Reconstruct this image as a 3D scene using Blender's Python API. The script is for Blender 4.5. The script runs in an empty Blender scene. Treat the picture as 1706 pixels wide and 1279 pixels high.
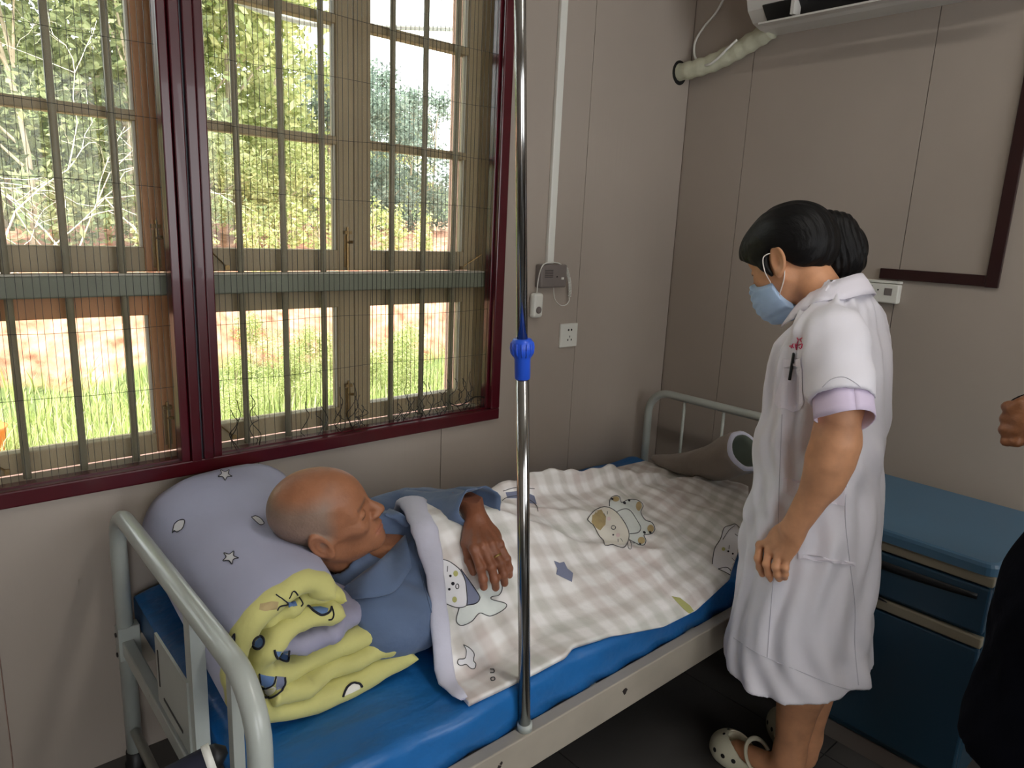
import bpy, bmesh, math, random
import numpy as np
from mathutils import Vector, Matrix
from mathutils.bvhtree import BVHTree
from mathutils.geometry import delaunay_2d_cdt

random.seed(7)
SC = bpy.context.scene
COL = SC.collection

# ------------------------------------------------------------------ camera
FPX = 1176.08
CAM_R = np.array([[0.75378, -0.65565, 0.04411], [-0.10921, -0.19118, -0.97546], [0.64799, 0.73046, -0.21571]])
CAM_C = np.array([0.0, -1.893, 1.44])
cam_data = bpy.data.cameras.new('camera')
cam_data.sensor_width = 36.0
cam_data.lens = FPX / 1706 * 36.0
cam_data.clip_start = 0.02
cam_data.clip_end = 300
camera = bpy.data.objects.new('camera', cam_data)
COL.objects.link(camera)
camera.matrix_world = Matrix(((CAM_R[0][0], -CAM_R[1][0], -CAM_R[2][0], CAM_C[0]),
                              (CAM_R[0][1], -CAM_R[1][1], -CAM_R[2][1], CAM_C[1]),
                              (CAM_R[0][2], -CAM_R[1][2], -CAM_R[2][2], CAM_C[2]),
                              (0, 0, 0, 1)))
SC.camera = camera

# ------------------------------------------------------------------ sky, sun, exposure
world = bpy.data.worlds.new('overcast_sky')
SC.world = world
world.use_nodes = True
bg = world.node_tree.nodes['Background']
bg.inputs['Color'].default_value = (0.97, 0.985, 1.0, 1)
bg.inputs['Strength'].default_value = 4.2

sun_data = bpy.data.lights.new('sun', 'SUN')
sun_data.energy = 7.5
sun_data.angle = math.radians(3)
sun_data.color = (1.0, 0.95, 0.86)
sun = bpy.data.objects.new('sun', sun_data)
COL.objects.link(sun)
sun.rotation_euler = Vector((0.62, 0.30, -0.85)).to_track_quat('-Z', 'Y').to_euler()

SC.view_settings.view_transform = 'Standard'
SC.view_settings.look = 'None'
SC.view_settings.exposure = 0.35
SC.view_settings.gamma = 1.0
SC.view_settings.use_curve_mapping = False
SC.cycles.use_denoising = True
SC.cycles.max_bounces = 8
SC.cycles.diffuse_bounces = 4
SC.cycles.transparent_max_bounces = 24
SC.cycles.caustics_reflective = False
SC.cycles.caustics_refractive = False
SC.cycles.sample_clamp_indirect = 4.0

# ------------------------------------------------------------------ helpers
def lin(c):
    return tuple(((x / 255) / 12.92 if x / 255 <= 0.04045 else ((x / 255 + 0.055) / 1.055) ** 2.4) for x in c)

def at(u, v, x=None, y=None, z=None, t=None):
    """a point of the photograph's 1706x1279 frame, placed on a real plane of the room"""
    d = CAM_R.T @ np.array([(u - 853) / FPX, (v - 639.5) / FPX, 1.0])
    if x is not None: t = (x - CAM_C[0]) / d[0]
    elif y is not None: t = (y - CAM_C[1]) / d[1]
    elif z is not None: t = (z - CAM_C[2]) / d[2]
    return Vector(CAM_C + d * t)

def ray_dir(u, v):
    return Vector(CAM_R.T @ np.array([(u - 853) / FPX, (v - 639.5) / FPX, 1.0])).normalized()

def mat(name, rgb, rough=0.6, metal=0.0, var=0.0, vscale=8.0, vstretch=(1, 1, 1), bump=0.0, bscale=40.0,
        bstretch=(1, 1, 1), spec=0.5, coat=0.0, rgb2=None, sheen=0.0, sss=0.0, coords='Object', chips=None):
    m = bpy.data.materials.new(name)
    m.use_nodes = True
    nt = m.node_tree
    b = nt.nodes['Principled BSDF']
    c = lin(rgb)
    b.inputs['Base Color'].default_value = (*c, 1)
    b.inputs['Roughness'].default_value = rough
    b.inputs['Metallic'].default_value = metal
    b.inputs['Specular IOR Level'].default_value = spec
    b.inputs['Coat Weight'].default_value = coat
    b.inputs['Sheen Weight'].default_value = sheen
    if sss:
        b.inputs['Subsurface Weight'].default_value = sss
        b.inputs['Subsurface Radius'].default_value = (0.012, 0.005, 0.003)
        b.inputs['Subsurface Scale'].default_value = 1.0
    tc = nt.nodes.new('ShaderNodeTexCoord')
    def noise(scale, stretch, detail=4):
        mp = nt.nodes.new('ShaderNodeMapping')
        mp.inputs['Scale'].default_value = stretch
        n = nt.nodes.new('ShaderNodeTexNoise')
        n.inputs['Scale'].default_value = scale
        n.inputs['Detail'].default_value = detail
        nt.links.new(tc.outputs[coords], mp.inputs['Vector'])
        nt.links.new(mp.outputs[0], n.inputs['Vector'])
        return n
    if var or rgb2 is not None:
        n = noise(vscale, vstretch)
        r = nt.nodes.new('ShaderNodeValToRGB')
        r.color_ramp.elements[0].position = 0.32
        r.color_ramp.elements[1].position = 0.68
        c2 = lin(rgb2) if rgb2 is not None else tuple(min(1, x * (1 + var)) for x in c)
        c1 = c if rgb2 is not None else tuple(x * (1 - var) for x in c)
        r.color_ramp.elements[0].color = (*c1, 1)
        r.color_ramp.elements[1].color = (*c2, 1)
        nt.links.new(n.outputs['Fac'], r.inputs['Fac'])
        nt.links.new(r.outputs['Color'], b.inputs['Base Color'])
        if chips:
            n2 = noise(chips[1], (1, 1, 1), 6)
            r2 = nt.nodes.new('ShaderNodeValToRGB')
            r2.color_ramp.elements[0].position = chips[2]
            r2.color_ramp.elements[1].position = chips[2] + 0.012
            mx = nt.nodes.new('ShaderNodeMix'); mx.data_type = 'RGBA'
            nt.links.new(n2.outputs['Fac'], r2.inputs['Fac'])
            nt.links.new(r2.outputs['Color'], mx.inputs['Factor'])
            nt.links.new(r.outputs['Color'], mx.inputs[6])
            mx.inputs[7].default_value = (*lin(chips[0]), 1)
            nt.links.new(mx.outputs[2], b.inputs['Base Color'])
    if bump:
        n = noise(bscale, bstretch)
        bp = nt.nodes.new('ShaderNodeBump')
        bp.inputs['Strength'].default_value = 1.0
        bp.inputs['Distance'].default_value = bump
        nt.links.new(n.outputs['Fac'], bp.inputs['Height'])
        nt.links.new(bp.outputs['Normal'], b.inputs['Normal'])
    return m

def add_obj(name, me, parent=None, loc=None):
    o = bpy.data.objects.new(name, me)
    COL.objects.link(o)
    if parent is not None:
        o.parent = parent
        p = parent
        off = Vector((0, 0, 0))
        o.matrix_parent_inverse = parent.matrix_world.inverted() if parent.type != 'EMPTY' else Matrix.Translation(-Vector(parent['base']))
    return o

def make(name, verts, faces, m, parent=None, smooth=False, mats=None, fmat=None):
    me = bpy.data.meshes.new(name)
    me.from_pydata([tuple(v) for v in verts], [], [tuple(f) for f in faces])
    for mm in (mats or [m]):
        me.materials.append(mm)
    if fmat is not None:
        me.polygons.foreach_set('material_index', np.asarray(fmat, dtype=np.int32))
    if smooth:
        me.polygons.foreach_set('use_smooth', np.ones(len(me.polygons), dtype=bool))
    me.update()
    return add_obj(name, me, parent)

def thing(name, label=None, cat=None, loc=(0, 0, 0), group=None, kind=None):
    o = bpy.data.objects.new(name, None)
    COL.objects.link(o)
    o.location = loc
    o['base'] = list(loc)
    o.empty_display_size = 0.05
    tag(o, label, cat, group, kind)
    return o

def tag(o, label=None, cat=None, group=None, kind=None):
    if label: o['label'] = label
    if cat: o['category'] = cat
    if group: o['group'] = group
    if kind: o['kind'] = kind
    return o

class MB:
    """collects shapes of ONE part"""
    def __init__(s):
        s.v = []; s.f = []; s.m = []
    def add(s, v, f, mi=0):
        k = len(s.v)
        s.v += [tuple(p) for p in v]
        s.f += [tuple(i + k for i in q) for q in f]
        s.m += [mi] * len(f)
        return s
    def box(s, x0, x1, y0, y1, z0, z1, mi=0, bevel=0.0):
        if bevel > 0:
            b = bevel
            bm = bmesh.new()
            bmesh.ops.create_cube(bm, size=1.0)
            for q in bm.verts:
                q.co = Vector((x0 + (q.co.x + .5) * (x1 - x0), y0 + (q.co.y + .5) * (y1 - y0), z0 + (q.co.z + .5) * (z1 - z0)))
            bmesh.ops.bevel(bm, geom=bm.edges[:], offset=b, segments=2, affect='EDGES', profile=0.5)
            bm.verts.ensure_lookup_table()
            s.add([q.co[:] for q in bm.verts], [[q.index for q in fc.verts] for fc in bm.faces], mi)
            bm.free()
            return s
        v = [(x0, y0, z0), (x1, y0, z0), (x1, y1, z0), (x0, y1, z0), (x0, y0, z1), (x1, y0, z1), (x1, y1, z1), (x0, y1, z1)]
        f = [(0, 3, 2, 1), (4, 5, 6, 7), (0, 1, 5, 4), (1, 2, 6, 5), (2, 3, 7, 6), (3, 0, 4, 7)]
        return s.add(v, f, mi)
    def tube(s, pts, r, n=10, mi=0, caps=True, squash=None):
        v, f = tube_geo(pts, r, n, caps, squash)
        return s.add(v, f, mi)
    def build(s, name, m, parent=None, smooth=False, mats=None):
        return make(name, s.v, s.f, m, parent, smooth, mats, s.m if mats else None)

def frames(pts):
    P = [Vector(p) for p in pts]
    T = []
    for i in range(len(P)):
        a = P[max(0, i - 1)]; b = P[min(len(P) - 1, i + 1)]
        T.append((b - a).normalized())
    up = Vector((0, 0, 1)) if abs(T[0].z) < 0.9 else Vector((1, 0, 0))
    N = [(up - T[0] * up.dot(T[0])).normalized()]
    for i in range(1, len(P)):
        q = T[i - 1].rotation_difference(T[i])
        n = q @ N[-1]
        N.append((n - T[i] * n.dot(T[i])).normalized())
    return P, T, N

def tube_geo(pts, r, n=10, caps=True, squash=None):
    P, T, N = frames(pts)
    v = []; f = []
    for i, p in enumerate(P):
        rr = r[i] if isinstance(r, (list, tuple)) else r
        b = T[i].cross(N[i])
        sq = squash if squash else (1, 1)
        for k in range(n):
            a = 2 * math.pi * k / n
            v.append(p + N[i] * math.cos(a) * rr * sq[0] + b * math.sin(a) * rr * sq[1])
    for i in range(len(P) - 1):
        for k in range(n):
            f.append((i * n + k, i * n + (k + 1) % n, (i + 1) * n + (k + 1) % n, (i + 1) * n + k))
    if caps:
        f.append(tuple(range(n))[::-1])
        f.append(tuple((len(P) - 1) * n + k for k in range(n)))
    return v, f

def smooth_path(pts, sub=6, closed=False):
    """Catmull-Rom"""
    P = [Vector(p) for p in pts]
    out = []
    n = len(P)
    rng = n if closed else n - 1
    for i in range(rng):
        p0 = P[(i - 1) % n] if closed or i > 0 else P[0] * 2 - P[1]
        p1 = P[i]; p2 = P[(i + 1) % n]
        p3 = P[(i + 2) % n] if closed or i + 2 < n else P[-1] * 2 - P[-2]
        for k in range(sub):
            t = k / sub
            out.append(0.5 * ((2 * p1) + (p2 - p0) * t + (2 * p0 - 5 * p1 + 4 * p2 - p3) * t * t + (3 * p1 - p0 - 3 * p2 + p3) * t ** 3))
    if not closed: out.append(P[-1])
    return out

def lathe_geo(profile, axis_p, axis_d, n=20):
    """profile: list of (r, h) along axis"""
    d = Vector(axis_d).normalized()
    u = d.orthogonal().normalized(); w = d.cross(u)
    v = []; f = []
    for r, h in profile:
        for k in range(n):
            a = 2 * math.pi * k / n
            v.append(Vector(axis_p) + d * h + u * math.cos(a) * r + w * math.sin(a) * r)
    for i in range(len(profile) - 1):
        for k in range(n):
            f.append((i * n + k, i * n + (k + 1) % n, (i + 1) * n + (k + 1) % n, (i + 1) * n + k))
    f.append(tuple(range(n))[::-1]); f.append(tuple((len(profile) - 1) * n + k for k in range(n)))
    return v, f

def solidify_grid(rows, thick_dir_fn=None, thick=0.004):
    """rows: list of equal-length point rows -> closed thin shell"""
    R = len(rows); K = len(rows[0])
    V = np.array([[list(p) for p in r] for r in rows])
    du = np.gradient(V, axis=0); dv = np.gradient(V, axis=1)
    n = np.cross(du, dv); n /= np.linalg.norm(n, axis=2, keepdims=True) + 1e-12
    top = V + n * thick / 2; bot = V - n * thick / 2
    v = [tuple(p) for p in top.reshape(-1, 3)] + [tuple(p) for p in bot.reshape(-1, 3)]
    f = []
    o = R * K
    for i in range(R - 1):
        for k in range(K - 1):
            a = i * K + k
            f.append((a, a + K, a + K + 1, a + 1))
            f.append((o + a, o + a + 1, o + a + K + 1, o + a + K))
    for k in range(K - 1):
        f.append((k, k + 1, o + k + 1, o + k)); a = (R - 1) * K + k
        f.append((a, o + a, o + a + 1, a + 1))
    for i in range(R - 1):
        a = i * K
        f.append((a, o + a, o + a + K, a + K)); a = i * K + K - 1
        f.append((a, a + K, o + a + K, o + a))
    return v, f

def bvh_of(o):
    me = o.data
    return BVHTree.FromPolygons([v.co[:] for v in me.vertices], [p.vertices[:] for p in me.polygons])

def hit(bvh, u, v, off=0.001):
    o = Vector(CAM_C); d = ray_dir(u, v)
    p, n, i, dist = bvh.ray_cast(o, d)
    if p is None: return None
    if n.dot(d) > 0: n = -n
    return p + n * off

def patch(bvh, poly, off=0.0012, step=5.0):
    """flat print or sewn patch lying on a surface; poly outlines it in the photograph"""
    pts = [Vector((p[0], p[1])) for p in poly]
    n = len(pts)
    xs = [p.x for p in pts]; ys = [p.y for p in pts]
    def inside(x, y):
        c = False
        for i in range(n):
            a = pts[i]; b = pts[i - 1]
            if (a.y > y) != (b.y > y) and x < (b.x - a.x) * (y - a.y) / (b.y - a.y) + a.x: c = not c
        return c
    extra = []
    y = min(ys) + step / 2
    while y < max(ys):
        x = min(xs) + step / 2
        while x < max(xs):
            if inside(x, y): extra.append(Vector((x, y)))
            x += step
        y += step
    r = delaunay_2d_cdt(pts + extra, [], [list(range(n))], 1, 1e-4)
    P = []
    for q in r[0]:
        P.append(hit(bvh, q.x, q.y, off))
    ok = [p is not None for p in P]
    v = [p if p is not None else Vector((0, 0, -1)) for p in P]
    f = [t for t in r[2] if all(ok[i] for i in t)]
    # drop triangles that jump across a silhouette
    f = [t for t in f if max((v[t[i]] - v[t[i - 1]]).length for i in range(3)) < 0.05]
    f2 = []
    for t in f:
        nn = (v[t[1]] - v[t[0]]).cross(v[t[2]] - v[t[0]])
        f2.append(tuple(t) if nn.dot(Vector(CAM_C) - v[t[0]]) > 0 else tuple(t)[::-1])
    return v, f2

def stroke(bvh, pts, w=0.0012, off=0.0016, closed=False, sub=5):
    """a drawn or sewn line on a surface"""
    if len(pts) > 2:
        pp = [p for p in smooth_path([(a[0], a[1], 0) for a in pts], sub, closed)]
        if closed: pp.append(pp[0])
    else:
        a, b = Vector((*pts[0], 0)), Vector((*pts[1], 0)); pp = [a.lerp(b, k / 6) for k in range(7)]
    Q = [hit(bvh, p.x, p.y, off) for p in pp]
    runs = []; cur = []
    for q in Q:
        if q is None or (cur and (q - cur[-1]).length > 0.04):
            if len(cur) > 1: runs.append(cur)
            cur = [] if q is None else [q]
        elif not cur or (q - cur[-1]).length > 1e-5:
            cur.append(q)
    if len(cur) > 1: runs.append(cur)
    v = []; f = []
    for c in runs:
        a, b = tube_geo(c, w, 4)
        f += [tuple(i + len(v) for i in q) for q in b]; v += a
    return v, f
# ================================================================== THE ROOM
RX = 2.585; LX = -1.75; BY = -3.7; RZ = 2.85; WALLT = 0.30
M_wall = mat('wall_panel_paint', (168, 157, 146), 0.55, var=0.035, vscale=2.2, bump=0.0006, bscale=60, bstretch=(1, 1, 0.04))
M_wallback = mat('wall_core', (150, 140, 130), 0.9, var=0.03)
M_joint = mat('joint_filler', (96, 86, 78), 0.8, var=0.03)
M_ceil = mat('ceiling_paint', (205, 200, 192), 0.8, var=0.03)
M_tile = mat('floor_tile', (78, 76, 74), 0.30, var=0.08, vscale=6, bump=0.0003, bscale=30)
M_red = mat('dark_red_lacquer', (74, 6, 20), 0.28, var=0.12, vscale=3, vstretch=(3, 3, 0.4), coat=0.2)
M_redgap = mat('grey_rubber_gasket', (46, 48, 56), 0.5, var=0.05)
M_wood = mat('olive_painted_wood', (158, 140, 108), 0.5, var=0.10, vscale=7, vstretch=(3, 3, 0.5), bump=0.0008, bscale=30, bstretch=(3, 3, 0.3))
M_wood_or = mat('orange_bare_wood', (190, 132, 84), 0.5, var=0.12, vscale=7, vstretch=(4, 4, 0.4), bump=0.0006, bscale=30, bstretch=(4, 4, 0.3))
M_trans = mat('grey_green_transom_paint', (118, 122, 104), 0.45, var=0.06, vscale=6)
M_sill = mat('pale_sill_paint', (190, 186, 170), 0.5, var=0.06, vscale=10)
M_bar = mat('grey_olive_steel_bar', (140, 132, 110), 0.42, var=0.12, vscale=14)
M_stucco = mat('pink_stucco', (196, 160, 146), 0.9, var=0.12, vscale=40, bump=0.004, bscale=90)
M_brass = mat('old_brass', (150, 122, 78), 0.35, metal=0.8, var=0.1)
M_black = mat('black_plastic', (14, 14, 16), 0.5, var=0.05)
M_white_pl = mat('white_plastic', (226, 226, 218), 0.35, var=0.02)
M_grey_pl = mat('grey_plastic', (120, 112, 108), 0.45, var=0.04)
M_brown = mat('dark_brown_plastic', (46, 22, 22), 0.3, var=0.1)

def glass_mat(name, tint=(0.93, 0.96, 0.95)):
    m = bpy.data.materials.new(name); m.use_nodes = True
    nt = m.node_tree; nt.nodes.clear()
    out = nt.nodes.new('ShaderNodeOutputMaterial')
    tr = nt.nodes.new('ShaderNodeBsdfTransparent'); tr.inputs['Color'].default_value = (*tint, 1)
    gl = nt.nodes.new('ShaderNodeBsdfGlossy'); gl.inputs['Roughness'].default_value = 0.03
    fr = nt.nodes.new('ShaderNodeFresnel'); fr.inputs['IOR'].default_value = 1.35
    mx = nt.nodes.new('ShaderNodeMixShader')
    nt.links.new(fr.outputs[0], mx.inputs[0]); nt.links.new(tr.outputs[0], mx.inputs[1]); nt.links.new(gl.outputs[0], mx.inputs[2])
    nt.links.new(mx.outputs[0], out.inputs[0])
    return m
M_glass = glass_mat('window_glass')

def screen_mat():
    m = bpy.data.materials.new('pleated_mesh'); m.use_nodes = True
    nt = m.node_tree; nt.nodes.clear()
    out = nt.nodes.new('ShaderNodeOutputMaterial')
    tr = nt.nodes.new('ShaderNodeBsdfTransparent')
    df = nt.nodes.new('ShaderNodeBsdfDiffuse'); df.inputs['Color'].default_value = (*lin((60, 60, 52)), 1)
    tl = nt.nodes.new('ShaderNodeBsdfTranslucent'); tl.inputs['Color'].default_value = (*lin((226, 226, 214)), 1)
    m2 = nt.nodes.new('ShaderNodeMixShader'); m2.inputs[0].default_value = .55
    nt.links.new(df.outputs[0], m2.inputs[1]); nt.links.new(tl.outputs[0], m2.inputs[2])
    tc = nt.nodes.new('ShaderNodeTexCoord')
    n = nt.nodes.new('ShaderNodeTexNoise'); n.inputs['Scale'].default_value = 9
    mp = nt.nodes.new('ShaderNodeMapRange'); mp.inputs[1].default_value = 0.3; mp.inputs[2].default_value = 0.7
    mp.inputs[3].default_value = 0.10; mp.inputs[4].default_value = 0.19
    mx = nt.nodes.new('ShaderNodeMixShader')
    nt.links.new(tc.outputs['Object'], n.inputs['Vector']); nt.links.new(n.outputs['Fac'], mp.inputs[0])
    nt.links.new(mp.outputs[0], mx.inputs[0]); nt.links.new(tr.outputs[0], mx.inputs[1]); nt.links.new(m2.outputs[0], mx.inputs[2])
    nt.links.new(mx.outputs[0], out.inputs[0])
    return m
M_screen = screen_mat()

# window opening in the wall
OX0, OX1, OZ0, OZ1 = -0.435, 1.59, 0.785, 2.43
FX0, FX1, FZ0, FZ1 = -0.455, 1.605, 0.765, 2.45      # outer edge of the red frame

# wall cores (the masonry), each one mesh
wall_far = MB()
wall_far.box(LX - 0.2, OX0, 0.008, WALLT, 0, RZ); wall_far.box(OX1, RX + 0.2, 0.008, WALLT, 0, RZ)
wall_far.box(OX0, OX1, 0.008, WALLT, 0, OZ0); wall_far.box(OX0, OX1, 0.008, WALLT, OZ1, RZ)
wall_far = tag(wall_far.build('wall_far', M_stucco), 'greyish pink panelled wall with the wide red framed window', kind='structure')
wr = MB().box(RX + 0.008, RX + 0.2, BY - 0.2, 0.008, 0, RZ)
wall_right = tag(wr.build('wall_right', M_wallback), 'greyish pink panelled wall behind the nurse', kind='structure')
wl = MB().box(LX - 0.2, LX, BY - 0.2, 0.008, 0, RZ)
wall_left = tag(wl.build('wall_left', M_wall), 'plain painted wall left of the camera', kind='structure')
# the near wall has an open doorway and a window that let daylight in behind the photographer
wb = MB()
DX0, DX1, DZ1 = -1.2, -0.2, 2.15
NX0, NX1, NZ0, NZ1 = 0.5, 2.2, 0.95, 2.35
wb.box(LX, DX0, BY - 0.2, BY, 0, RZ); wb.box(DX0, DX1, BY - 0.2, BY, DZ1, RZ); wb.box(DX1, NX0, BY - 0.2, BY, 0, RZ)
wb.box(NX0, NX1, BY - 0.2, BY, 0, NZ0); wb.box(NX0, NX1, BY - 0.2, BY, NZ1, RZ); wb.box(NX1, RX + 0.008, BY - 0.2, BY, 0, RZ)
wall_near = tag(wb.build('wall_near', M_wall), 'wall behind the camera with doorway and window', kind='structure')
ce = MB().box(LX - 0.9, RX + 0.9, BY - 1.6, 0.75, RZ, RZ + 0.12)  # unseen overhang past the walls added to keep sun out of the doorway
ceiling = tag(ce.build('ceiling', M_ceil), 'plain pale ceiling slab', kind='structure')
fl = MB().box(LX - 0.2, RX + 0.2, BY - 1.6, WALLT, -0.25, -0.008)
floor = tag(fl.build('floor', M_joint), 'dark grey tiled floor under the bed', kind='structure')
# floor tiles
ts = 0.6
tile_me = None
for i in range(8):
    for k in range(7):
        x0 = LX + 0.03 + i * ts; y1 = 0.0 - k * ts
        x1 = min(x0 + ts, RX + 0.008) ; y0 = max(y1 - ts, BY)
        if x1 - x0 < 0.05 or y1 - y0 < 0.05: continue
        MB().box(x0 + 0.0015, x1 - 0.0015, y0 + 0.0015, y1 - 0.0015, -0.012, 0.0).build('tile', M_tile, floor)

# wall panels: 634 mm boards with an open hairline joint
def panel_rects(x0, x1, holes):
    """rectangles of board x0..x1 that are left round the window frame"""
    if x1 <= FX0 or x0 >= FX1:
        return [(x0, x1, 0.0, RZ)]
    r = [(x0, x1, 0.0, FZ0 + 0.01), (x0, x1, FZ1 - 0.01, RZ)]
    if x0 < FX0: r.append((x0, FX0 + 0.01, FZ0 + 0.01, FZ1 - 0.01))
    if x1 > FX1: r.append((FX1 - 0.01, x1, FZ0 + 0.01, FZ1 - 0.01))
    return r
xs = [RX - 0.001, 2.0]
while xs[-1] > LX: xs.append(xs[-1] - 0.634)
xs[-1] = LX
for a, b in zip(xs[1:], xs[:-1]):
    for grp in ([q for q in panel_rects(a, b, None)],):
        below = [q for q in grp if q[2] == 0.0 and q[3] < 1.0]
        above = [q for q in grp if q[2] > 1.5]
        rest = [q for q in grp if q not in below and q not in above]
        if rest: sets = [grp]
        else: sets = [below, above]
        for st in sets:
            if not st: continue
            mb = MB()
            for q in st: mb.box(q[0] + 0.0013, q[1] - 0.0013 if q[1] == b else q[1], 0.0, 0.009, q[2], q[3])
            mb.build('wall_panel', M_wall, wall_far)
ys = [0.0, -0.288]
while ys[-1] > BY: ys.append(ys[-1] - 0.643)
ys[-1] = BY
for a, b in zip(ys[1:], ys[:-1]):
    MB().box(RX, RX + 0.009, a + 0.0013, b - 0.0013, 0, RZ).build('wall_panel', M_wall, wall_right)
# dark backing that shows in the joints
MB().box(LX, OX0 - 0.03, 0.0085, 0.0095, 0, RZ).box(OX1 + 0.03, RX, 0.0085, 0.0095, 0, RZ).box(OX0 - .03, OX1 + .03, 0.0085, 0.0095, 0, FZ0 + .005).build('joint_strip', M_joint, wall_far)
MB().box(RX + 0.0085, RX + 0.0095, BY, 0, 0, RZ).build('joint_strip', M_joint, wall_right)

# ------------------------------------------------------------------ window
win = thing('window_1', 'wide window with dark red frame, security bars and pleated insect screens', loc=(0.575, 0.05, FZ0), kind='structure')
# red screen frame
MB().box(FX0, FX1, -0.022, 0.03, FZ0, FZ0 + 0.040, bevel=0.004).box(FX0, FX1, 0.0, 0.03, FZ0 + 0.036, FZ0 + 0.044).build('frame_bottom', M_red, win)
MB().box(FX0, FX1, -0.022, 0.03, FZ1 - 0.045, FZ1, bevel=0.004).build('frame_top', M_red, win)
MB().box(FX1 - 0.040, FX1, -0.022, 0.03, FZ0 + 0.04, FZ1 - 0.045, bevel=0.004).box(FX1 - 0.049, FX1 - 0.04, -0.004, 0.03, FZ0 + 0.04, FZ1 - 0.045, bevel=0.002).build('frame_side', M_red, win)
MB().box(FX0, FX0 + 0.045, -0.022, 0.03, FZ0 + 0.04, FZ1 - 0.045, bevel=0.004).build('frame_side', M_red, win)
for k, (a, b, d) in enumerate(((0.524, 0.546, -0.018), (0.548, 0.573, -0.024), (0.579, 0.604, -0.024), (0.606, 0.628, -0.018))):
    MB().box(a, b, d, 0.03, FZ0 + 0.036, FZ1 - 0.04, bevel=0.003).build('mullion_strip', M_red, win)
MB().box(0.5735, 0.5785, -0.014, 0.03, FZ0 + 0.036, FZ1 - 0.04).build('mullion_gasket', M_redgap, win)
# pleated insect screens
def pleated(x0, x1, pitch=0.0158):
    n = int(round((x1 - x0) / pitch)) * 2
    z0, z1 = FZ0 + 0.041, FZ1 - 0.045
    v = []; f = []
    for i in range(n + 1):
        x = x0 + (x1 - x0) * i / n
        y = 0.008 + (0.009 if i % 2 else 0.0)
        v += [(x, y, z0), (x, y, z1)]
    for i in range(n): f.append((2 * i, 2 * i + 2, 2 * i + 3, 2 * i + 1))
    sc = make('pleated_screen', v, f, M_screen, win)
    mb = MB()
    for i in range(0, n + 1, 2):
        x = x0 + (x1 - x0) * i / n + random.uniform(-0.002, 0.002)
        w = 0.00042
        zz = z0 + (0.0 if random.random() < 0.85 else random.uniform(0.02, 0.1))
        mb.box(x - w, x + w, 0.0065, 0.0080, zz, z1)
    mb.build('pleat_folds', M_black, sc)
    for z in (1.005, 1.16, 1.50, 1.66, 1.82, 1.98):
        mb = MB()
        pts = [(x0 + (x1 - x0) * k / 10, 0.005, z + 0.004 * math.sin(k * 0.9 + z * 9) + random.uniform(-.001, .001)) for k in range(11)]
        mb.tube(pts, 0.0006, 4).build('screen_cord', M_black, sc)
    return sc
sl = pleated(-0.41, 0.522)
sr = pleated(0.63, 1.556)
# torn, tangled threads hanging at the foot of the right screen
mb = MB()
for k in range(46):
    x = random.choice([random.uniform(0.93, 1.06), random.uniform(1.18, 1.36), random.uniform(1.40, 1.54), random.uniform(0.66, 1.54)])
    h = random.uniform(0.03, 0.15)
    p = [(x + random.uniform(-.004, .004), 0.004, FZ0 + 0.045 + h)]
    dx = random.uniform(-0.02, 0.02)
    for j in range(1, 7):
        p.append((x + dx * j / 6 + 0.012 * math.sin(j * 1.3 + k), 0.003 - 0.008 * math.sin(j * 0.9 + k) ** 2, FZ0 + 0.045 + h * (1 - j / 6) + 0.004 * math.sin(j * 2.1 + k * 3)))
    mb.tube(smooth_path(p, 3), 0.0011, 4)
mb.tube(smooth_path([(1.40, -0.003, 0.845), (1.43, -0.006, 0.832), (1.47, -0.004, 0.842), (1.50, -0.006, 0.855), (1.53, -0.004, 0.852), (1.55, -0.002, 0.846)], 5), 0.0022, 5)
tag(mb.build('torn_threads', M_black, sr), kind='stuff')
# wooden outer frame
WY0, WY1 = 0.095, 0.145
MB().box(OX0, OX1, 0.03, 0.10, 0.775, 0.803, bevel=0.003).build('sill', M_sill, win)
MB().box(OX0, OX1, WY0 - 0.055, WY1, 1.233, 1.284, bevel=0.004).build('transom', M_trans, win)
MB().box(OX0, OX1, WY0 - 0.055, WY0 - 0.02, 1.2842, 1.2885).build('transom_light_strip', M_sill, win)  # pale strip paints the bright line of daylight along the transom top
MB().box(1.568, OX1, 0.03, WY1, 0.80, OZ1).build('jamb', M_wood, win)
MB().box(OX0, -0.412, 0.03, WY1, 0.80, OZ1).build('jamb', M_wood, win)
MB().box(0.552, 0.608, WY0 - 0.02, WY1, 0.80, OZ1).build('post', M_wood, win)
MB().box(OX0, OX1, 0.03, WY1, 2.372, OZ1).build('head', M_wood, win)
def latch(parent, x, z):
    mb = MB()
    mb.box(x - 0.009, x + 0.009, WY0 - 0.006, WY0, z - 0.075, z + 0.02)
    mb.tube([(x, WY0 - 0.010, z - 0.085), (x, WY0 - 0.010, z + 0.045)], 0.0042, 8)
    mb.tube([(x, WY0 - 0.010, z), (x + 0.010, WY0 - 0.026, z + 0.002)], 0.0045, 8)
    mb.box(x - 0.011, x + 0.011, WY0 - 0.015, WY0, z + 0.024, z + 0.034)
    mb.build('latch', M_brass, parent)
def stay(parent, x, z, dx, dz):
    mb = MB().tube([(x, WY0 - 0.004, z), (x + dx, WY0 - 0.03, z + dz)], 0.0025, 6)
    mb.box(x - 0.006, x + 0.006, WY0 - 0.008, WY0, z - 0.006, z + 0.006)
    mb.build('hook_stay', M_brass, parent)
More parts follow.
